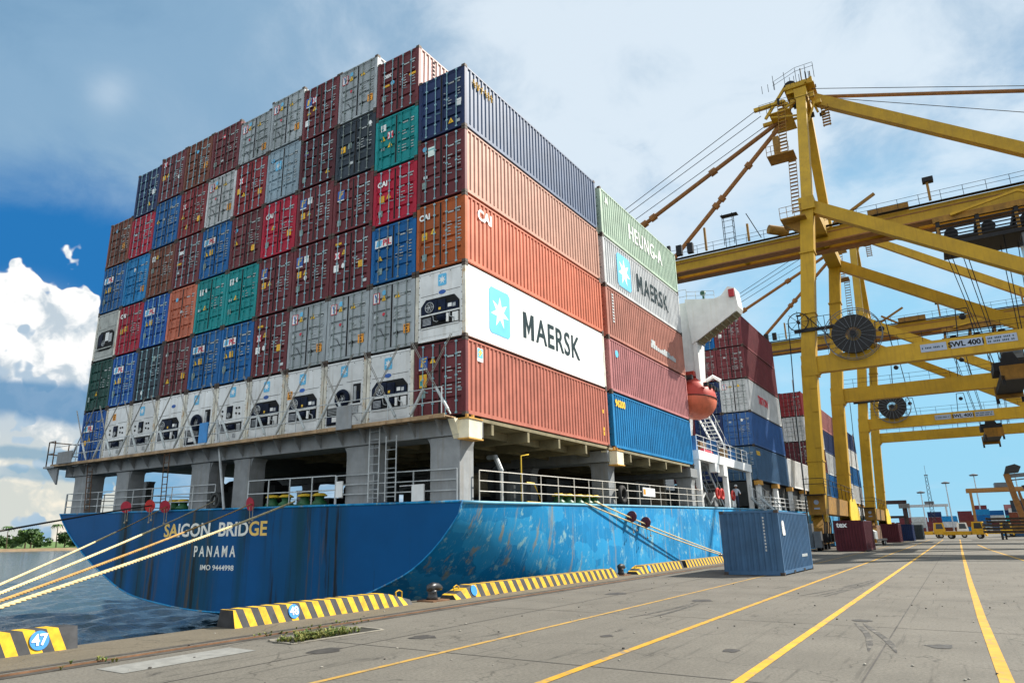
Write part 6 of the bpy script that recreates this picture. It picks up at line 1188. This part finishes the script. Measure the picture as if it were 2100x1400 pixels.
# containers behind the trailers on the right
for i, (x, y, z, c, d) in enumerate(((9.5, 200, .006, 'steelblue', 'steel blue long container behind the dark trailers'), (10.2, 200, 2.62, 'brown', 'rusty brown long container on the steel blue one'), (10.9, 200, 5.24, 'slate', 'dark slate long container on top behind the trailers'), (8.6, 215, .006, 'lightblue', 'bright blue container left of the long ones'), (22.5, 200, .006, 'navy', 'navy long container at the right edge'), (23.2, 200, 2.62, 'steelblue', 'steel blue long container at the right edge'))):
    o = link('yard_container', shell_data(L40, H_ST, c)); o.location = (x, y, z); o.rotation_euler = (0, 0, -math.pi / 2); tag(o, d, 'container', 'containers behind the trailers') 
m_ty = M('truck_yellow', (.70, .40, .02), .4, var=.15, rust=.08); m_tyre = M('tyre_black', (.015, .015, .016), .8); m_tglass = M('truck_glass', (.03, .04, .05), .12); m_tw = M('truck_white', (.7, .71, .7), .45)
def wheel(par, x, y, r=.5, w=.32):
    c = MB(); c.cyl((x - w / 2, y, r), (x + w / 2, y, r), r, 16); wl = c.build('wheel', m_tyre, par, False); c = MB(); c.cyl((x - w / 2 - .01, y, r), (x + w / 2 + .01, y, r), r * .5, 12); c.build('rim', m_galv, wl); return wl
def truck(loc, rz, cabm, load, label):
    # drives along -x; cab at local -y
    t = empty('terminal_truck', loc, rz, label, 'truck', 'yard trucks'); 
    c = MB(); c.prism([(-3.0, .75), (-3.0, 1.7), (-2.75, 3.0), (-1.15, 3.0), (-1.0, 1.6), (-1.0, .75)], 0, -1.2, 1.2); cb = c.build('cab', cabm, t)
    c = MB(); c.add([(-1.0, -3.012, 1.75), (1.0, -3.012, 1.75), (1.0, -2.80, 2.85), (-1.0, -2.80, 2.85)], [(0, 1, 2, 3)])
    for s in (-1.212, 1.212): c.prism([(-2.7, 1.8), (-2.5, 2.8), (-1.5, 2.8), (-1.4, 1.8)], 0, min(s, s * .99), max(s, s * .99))
    c.build('window', m_tglass, cb); c = MB(); c.box(-.9, -.5, -3.03, -2.99, .95, 1.15); c.box(.5, .9, -3.03, -2.99, .95, 1.15); c.build('headlight', m_tw, cb)
    c = MB(); c.box(-.5, .5, -2.9, 3.6, .8, 1.1); c.box(-1.2, 1.2, -.9, 3.6, 1.1, 1.3); c.box(-1.2, 1.2, -3.15, -2.95, .45, .8); c.box(-1.24, -1.2, -.8, 3.6, .7, 1.35); c.box(1.2, 1.24, -.8, 3.6, .7, 1.35); c.build('chassis', cabm if load == 'y' else m_dark, t)
    for y in (-2.1, 2.4):
        for x in (-1.0, 1.0): wheel(t, x, y)
    return t
truck((-5.2, 172, .006), math.pi / 2 + .05, m_ty, 'y', 'yellow truck with long bed, leftmost of the far trucks'); truck((-1.2, 176, .006), math.pi / 2, m_tw, 'y', 'white cabbed truck with yellow bed among the far trucks'); truck((1.2, 160, .006), math.pi / 2 - .12, m_ty, 'y', 'yellow truck in the middle of the far trucks, side on'); truck((6.3, 182, .006), math.pi / 2, m_ty, 'y', 'yellow truck half hidden behind the dark trailers')
def trailer(loc, rz, label, n):
    t = empty('skeletal_trailer', loc, rz, label, 'trailer', 'dark trailers on the right'); c = MB()
    for k in range(n):
        z = 1.05 + k * .52
        for x in (-.5, .5): c.box(x - .08, x + .08, 0, 12.2, z, z + .34)
        for y in (.1, 3.0, 6.0, 9.0, 12.0): c.box(-1.2, 1.2, y - .1, y + .1, z + .05, z + .3)
        for y in (.1, 12.0): c.box(-1.24, 1.24, y - .14, y + .14, z, z + .4)
    c.build('frame', M('trailer_brown', (.045, .032, .022), .7, var=.5, rust=.3), t)
    for y in (8.2, 9.4, 10.6):
        for x in (-1.0, 1.0): wheel(t, x, y)
    c = MB(); c.box(-.9, -.7, 2.2, 2.4, 0, 1.05); c.box(.7, .9, 2.2, 2.4, 0, 1.05); c.build('landing_leg', m_dark, t); return t
trailer((3.5, 142, .006), -math.pi / 2 + .03, 'dark trailers nearest the far trucks', 3); trailer((4.2, 147, .006), -math.pi / 2, 'stacked dark trailers behind the nearest dark ones', 5); trailer((16.2, 143, .006), -math.pi / 2, 'dark trailers reaching the right edge of the picture', 4)
# chassis with tan blocks beside the second crane
t = empty('low_trailer', (-9.2, 92, .006), -.05, 'low yellow framed trailer loaded with grey and tan parts', 'trailer'); c = MB(); c.box(-1.2, 1.3, 0, 9, .55, .75, 0); c.box(-1.25, 1.35, -.15, 0, .35, .8, 1); c.build('frame', [m_dark, m_cyd], t)
c = MB(); c.prism([(-.9, .76), (.0, .76), (.1, 1.25), (-.35, 1.75), (-.9, 1.7)], 1, .6, 2.6, 0); c.prism([(.2, .76), (1.2, .76), (1.2, 1.6), (.8, 1.8), (.25, 1.3)], 1, .4, 2.4, 0); c.box(-1.0, 1.1, 3.2, 6.5, .76, 2.3, 1); c.box(-1.0, 1.1, 3.1, 3.19, 1.7, 1.95, 2); c.box(-1.0, 1.1, 3.1, 3.19, 1.1, 1.25, 2); c.build('load', [m_galv, m_rustst, M('load_tan', (.42, .26, .08), .7, var=.3)], t)
for y in (6.8, 8.0):
    for x in (-1.0, 1.1): wheel(t, x, y, .3, .25)
# straddle carrier frame, gantry cranes and light masts on the skyline
m_sc = M('carrier_dark', (.035, .016, .016), .6, var=.3)
t = empty('straddle_carrier', (-10.6, 178, .006), .12, 'dark straddle carrier frame beyond the second crane', 'straddle carrier'); c = MB()
for x in (-1.9, 1.9):
    for y in (0, 3.0, 6.5): c.box(x - .22, x + .22, y - .22, y + .22, .9, 7.4)
    c.box(x - .3, x + .3, -.8, 7.4, .7, 1.3); c.box(x - .25, x + .25, -.3, 6.9, 7.2, 7.9)
c.box(-2.2, 2.2, -.3, .3, 7.3, 7.9); c.box(-2.2, 2.2, 6.2, 6.8, 7.3, 7.9); c.build('frame', m_sc, t); c = MB(); c.box(-1.6, 1.6, 2, 5, 4.2, 4.7); c.build('spreader', m_sc, t); c = MB(); c.box(.6, 2.6, -1.2, .5, 6.2, 7.15); c.build('cab', m_cab, t)
for y in (0, 2.2, 4.4, 6.6):
    for x in (-1.9, 1.9): wheel(t, x, y, .5, .35)
def rtg(loc, s, label, m):
    t = empty('yard_gantry', loc, 0, label, 'gantry crane', 'gantry cranes in the yard'); c = MB()
    for x in (0, 22 * s):
        for y in (0, 8): c.bar((x, y, .8), (x, y, 17 * s), .9, .9)
        c.box(x - .5, x + .5, -1, 9, .6, 1.6)
    c.build('leg', m, t); c = MB()
    for y in (0, 8): c.box(-1.5, 23.5 * s, y - .5, y + .5, 17 * s, 18.6 * s)
    c.build('girder', m, t); c = MB(); c.box(9, 14, -.5, 8.5, 18.7 * s, 20.6 * s); c.build('trolley', m_cab, t); return t
rtg((7, 372, .006), 1.0, 'orange yard gantry spanning the far stacks on the right', M('gantry_orange', (.26, .115, .02), .5, var=.2)); rtg((-24, 520, .006), .9, 'pale far gantry left of the light masts', m_galv)
t = empty('reach_stacker', (11.3, 190, .006), 0, 'tall dark reach stacker with raised arm at the right edge', 'reach stacker'); c = MB(); c.box(-1.6, 1.9, -1.5, 5, .7, 2.4); c.build('body', m_cyd, t); c = MB(); c.bar((.9, 1, 2.2), (-.6, 1, 13.2), 1.1, 1.3); c.bar((2.0, 1.4, 2.2), (1.0, 1.4, 9.5), .45, .45); c.build('mast', M('arm_brown', (.20, .09, .02), .6, var=.3), t); c = MB(); c.bar((-.8, 1, 12.7), (7.5, 1, 13.1), .9, .8); c.bar((-.2, 1, 11.8), (7.5, 1, 12.4), .25, .25); c.build('boom', m_cab, t); c = MB(); c.prism([(-1.0, 13.2), (1.6, 13.4), (2.2, 14.6), (1.2, 15.2), (-.4, 14.8)], 1, .2, 1.8); c.build('winch_house', m_dark, t); c = MB(); c.tube([(2.6, 1, 12.6), (2.6, 1, 10.6)], .06, 5); c.prism([(1.6, 10.6), (3.4, 10.9), (4.6, 10.2), (3.8, 9.6), (2.0, 9.8)], 1, .5, 1.5); c.build('spreader', m_dark, t)
for y in (-.6, 3.8):
    for x in (-1.6, 1.9): wheel(t, x, y, .8, .6)
for i, (x, y, h, kind) in enumerate(((-12.3, 400, 19, 'a'), (-9.4, 420, 28, 'lat'), (-1.6, 400, 23, 'a'), (10.0, 400, 26, 'a'), (25.5, 400, 29, 'a'))):
    t = empty('light_mast', (x, y, .006), 0, ['short light mast, leftmost on the skyline', 'lattice tower on the skyline', 'light mast in the middle of the skyline', 'light mast above the maroon yard stacks', 'tall light mast near the reach stacker'][i], 'light mast', 'masts over the yard'); c = MB()
    if kind == 'a':
        c.tube([(0, 0, 0), (0, 0, h)], [.35, .18], 8); c.build('pole', m_galv, t); c = MB(); c.cyl((0, 0, h - .5), (0, 0, h), 1.5, 14, 0, 1.9); c.cyl((0, 0, h), (0, 0, h + .5), 1.9, 14, 0, .5); c.build('lamp_crown', m_cab, t)
    else:
        for sx in (-1, 1):
            for sy in (-1, 1): c.tube([(sx, sy, 0), (sx * .5, sy * .5, h)], .09, 4)
        for k in range(14): z = h * k / 14; r = 1 - .5 * k / 14; c.tube([(-r, -r, z), (r * .97, -r * .97, z + 2)], .07, 4); c.tube([(r, r, z), (-r * .97, r * .97, z + 2)], .07, 4); c.tube([(r, -r, z), (r * .97, r * .97, z + 2)], .07, 4); c.tube([(-r, r, z), (-r * .97, -r * .97, z + 2)], .07, 4)
        c.build('lattice', m_dark, t); c = MB(); c.box(-.8, .8, -.8, .8, h, h + .4); c.tube([(0, 0, h), (0, 0, h + 5)], .08, 5); c.build('top_platform', m_cab, t)
# ------------------------------------------------------------------ crew on deck
def person(loc, rz, label, jacket, trous, helmet, lean):
    # one skinned body; the ring of joints follows a person bending over the rail
    V = {}; J = [('pelvis', (0, 0, .95), .15), ('waist', (0, -.02 - lean * .05, 1.12), .135), ('chest', (0, -.04 - lean * .18, 1.34), .165), ('neck', (0, -.05 - lean * .28, 1.50), .062), ('chin', (0, -.075 - lean * .33, 1.585), .072), ('head', (0, -.06 - lean * .36, 1.67), .098), ('crown', (0, -.05 - lean * .37, 1.755), .07), ('nose', (0, -.165 - lean * .36, 1.645), .016)]
    E_ = [('pelvis', 'waist'), ('waist', 'chest'), ('chest', 'neck'), ('neck', 'chin'), ('chin', 'head'), ('head', 'crown'), ('head', 'nose')]
    for s, n in ((-1, 'l'), (1, 'r')):
        J += [('hip' + n, (s * .10, 0, .88), .105), ('knee' + n, (s * .12, -.05, .5), .07), ('ankle' + n, (s * .12, .02, .09), .05), ('toe' + n, (s * .13, -.17, .04), .04), ('shoulder' + n, (s * .19, -.04 - lean * .2, 1.43), .07), ('elbow' + n, (s * .27, -.12 - lean * .28, 1.17), .05), ('wrist' + n, (s * .2, -.33 - lean * .34, 1.12), .034), ('palm' + n, (s * .185, -.40 - lean * .34, 1.11), .032)]
        E_ += [('pelvis', 'hip' + n), ('hip' + n, 'knee' + n), ('knee' + n, 'ankle' + n), ('ankle' + n, 'toe' + n), ('chest', 'shoulder' + n), ('shoulder' + n, 'elbow' + n), ('elbow' + n, 'wrist' + n), ('wrist' + n, 'palm' + n)]
        for q in range(5):
            a = (q - 2) * .018; ex = s * (.185) + a; 
            if q == (4 if s < 0 else 0): J += [(f'f{q}{n}', (s * .155, -.43 - lean * .34, 1.10), .010)]
            else: J += [(f'f{q}{n}', (ex, -.475 - lean * .34, 1.085 - .004 * abs(q - 2)), .009)]
            E_ += [('palm' + n, f'f{q}{n}')]
    idx = {k: i for i, (k, _, _) in enumerate(J)}; me = bpy.data.meshes.new('body'); me.from_pydata([p for _, p, _ in J], [(idx[a], idx[b]) for a, b in E_], [])
    o = bpy.data.objects.new('body', me); COL.objects.link(o); sk = o.modifiers.new('skin', 'SKIN'); sk.use_smooth_shade = True
    for i, (_, _, r) in enumerate(J): me.skin_vertices[0].data[i].radius = (r, r); me.skin_vertices[0].data[i].use_root = i == 0
    o.modifiers.new('sub', 'SUBSURF').levels = 2; dg = bpy.context.evaluated_depsgraph_get(); m2 = bpy.data.meshes.new_from_object(o.evaluated_get(dg)); bpy.data.objects.remove(o)
    m2.materials.clear()
    for m in (M('skin', (.30, .16, .10), .6, var=.1), jacket, trous, m_dark): m2.materials.append(m)
    for p in m2.polygons:
        c = p.center; p.use_smooth = True; p.material_index = 3 if c.z < .13 else 2 if c.z < 1.0 and abs(c.x) < .2 and c.y > -.25 else 0 if c.z > 1.52 or c.y < -.31 - lean * .33 else 1
    t = link('person', m2); t.location = loc; t.rotation_euler = (0, 0, rz); tag(t, label, 'person')
    h = MB(); c = Vector((0, -.06 - lean * .36, 1.70)); h.tube([c + Vector((0, 0, .0)), c + Vector((0, 0, .01)), c + Vector((0, 0, .07)), c + Vector((0, 0, .115)), c + Vector((0, 0, .13))], [.155, .125, .115, .07, .01], 14); h.box(-.07, .07, c.y - .19, c.y - .1, c.z - .003, c.z + .012); h.build('helmet', helmet, t, True)
    e = MB()
    for s in (-1, 1): e.sphere((s * .036, c.y - .088, 1.668), .013, 6, 4); e.sphere((s * .098, c.y + .01, 1.655), .026, 6, 4, 0, (.5, .8, 1.2))
    e.box(-.025, .025, c.y - .092, c.y - .08, 1.602, 1.608); e.build('face', M('skin_dark', (.12, .05, .04), .6), t); return t
person(s2w(-.55, 36.2, zdeck(36.2) - .02), .5 - BETA, 'crew member in pale clothes and white helmet leaning at the rail', M('cloth_pale', (.42, .48, .56), .8), M('cloth_navy', (.03, .04, .08), .8), m_tw, .5)
person(s2w(-.5, 25.6, zdeck(25.6) - .02), .9 - BETA, 'crew member in brown jacket standing by the first platform post', M('cloth_brown', (.20, .07, .05), .8), M('cloth_grey', (.25, .27, .28), .8), M('helmet_rust', (.22, .06, .04), .5), .1)
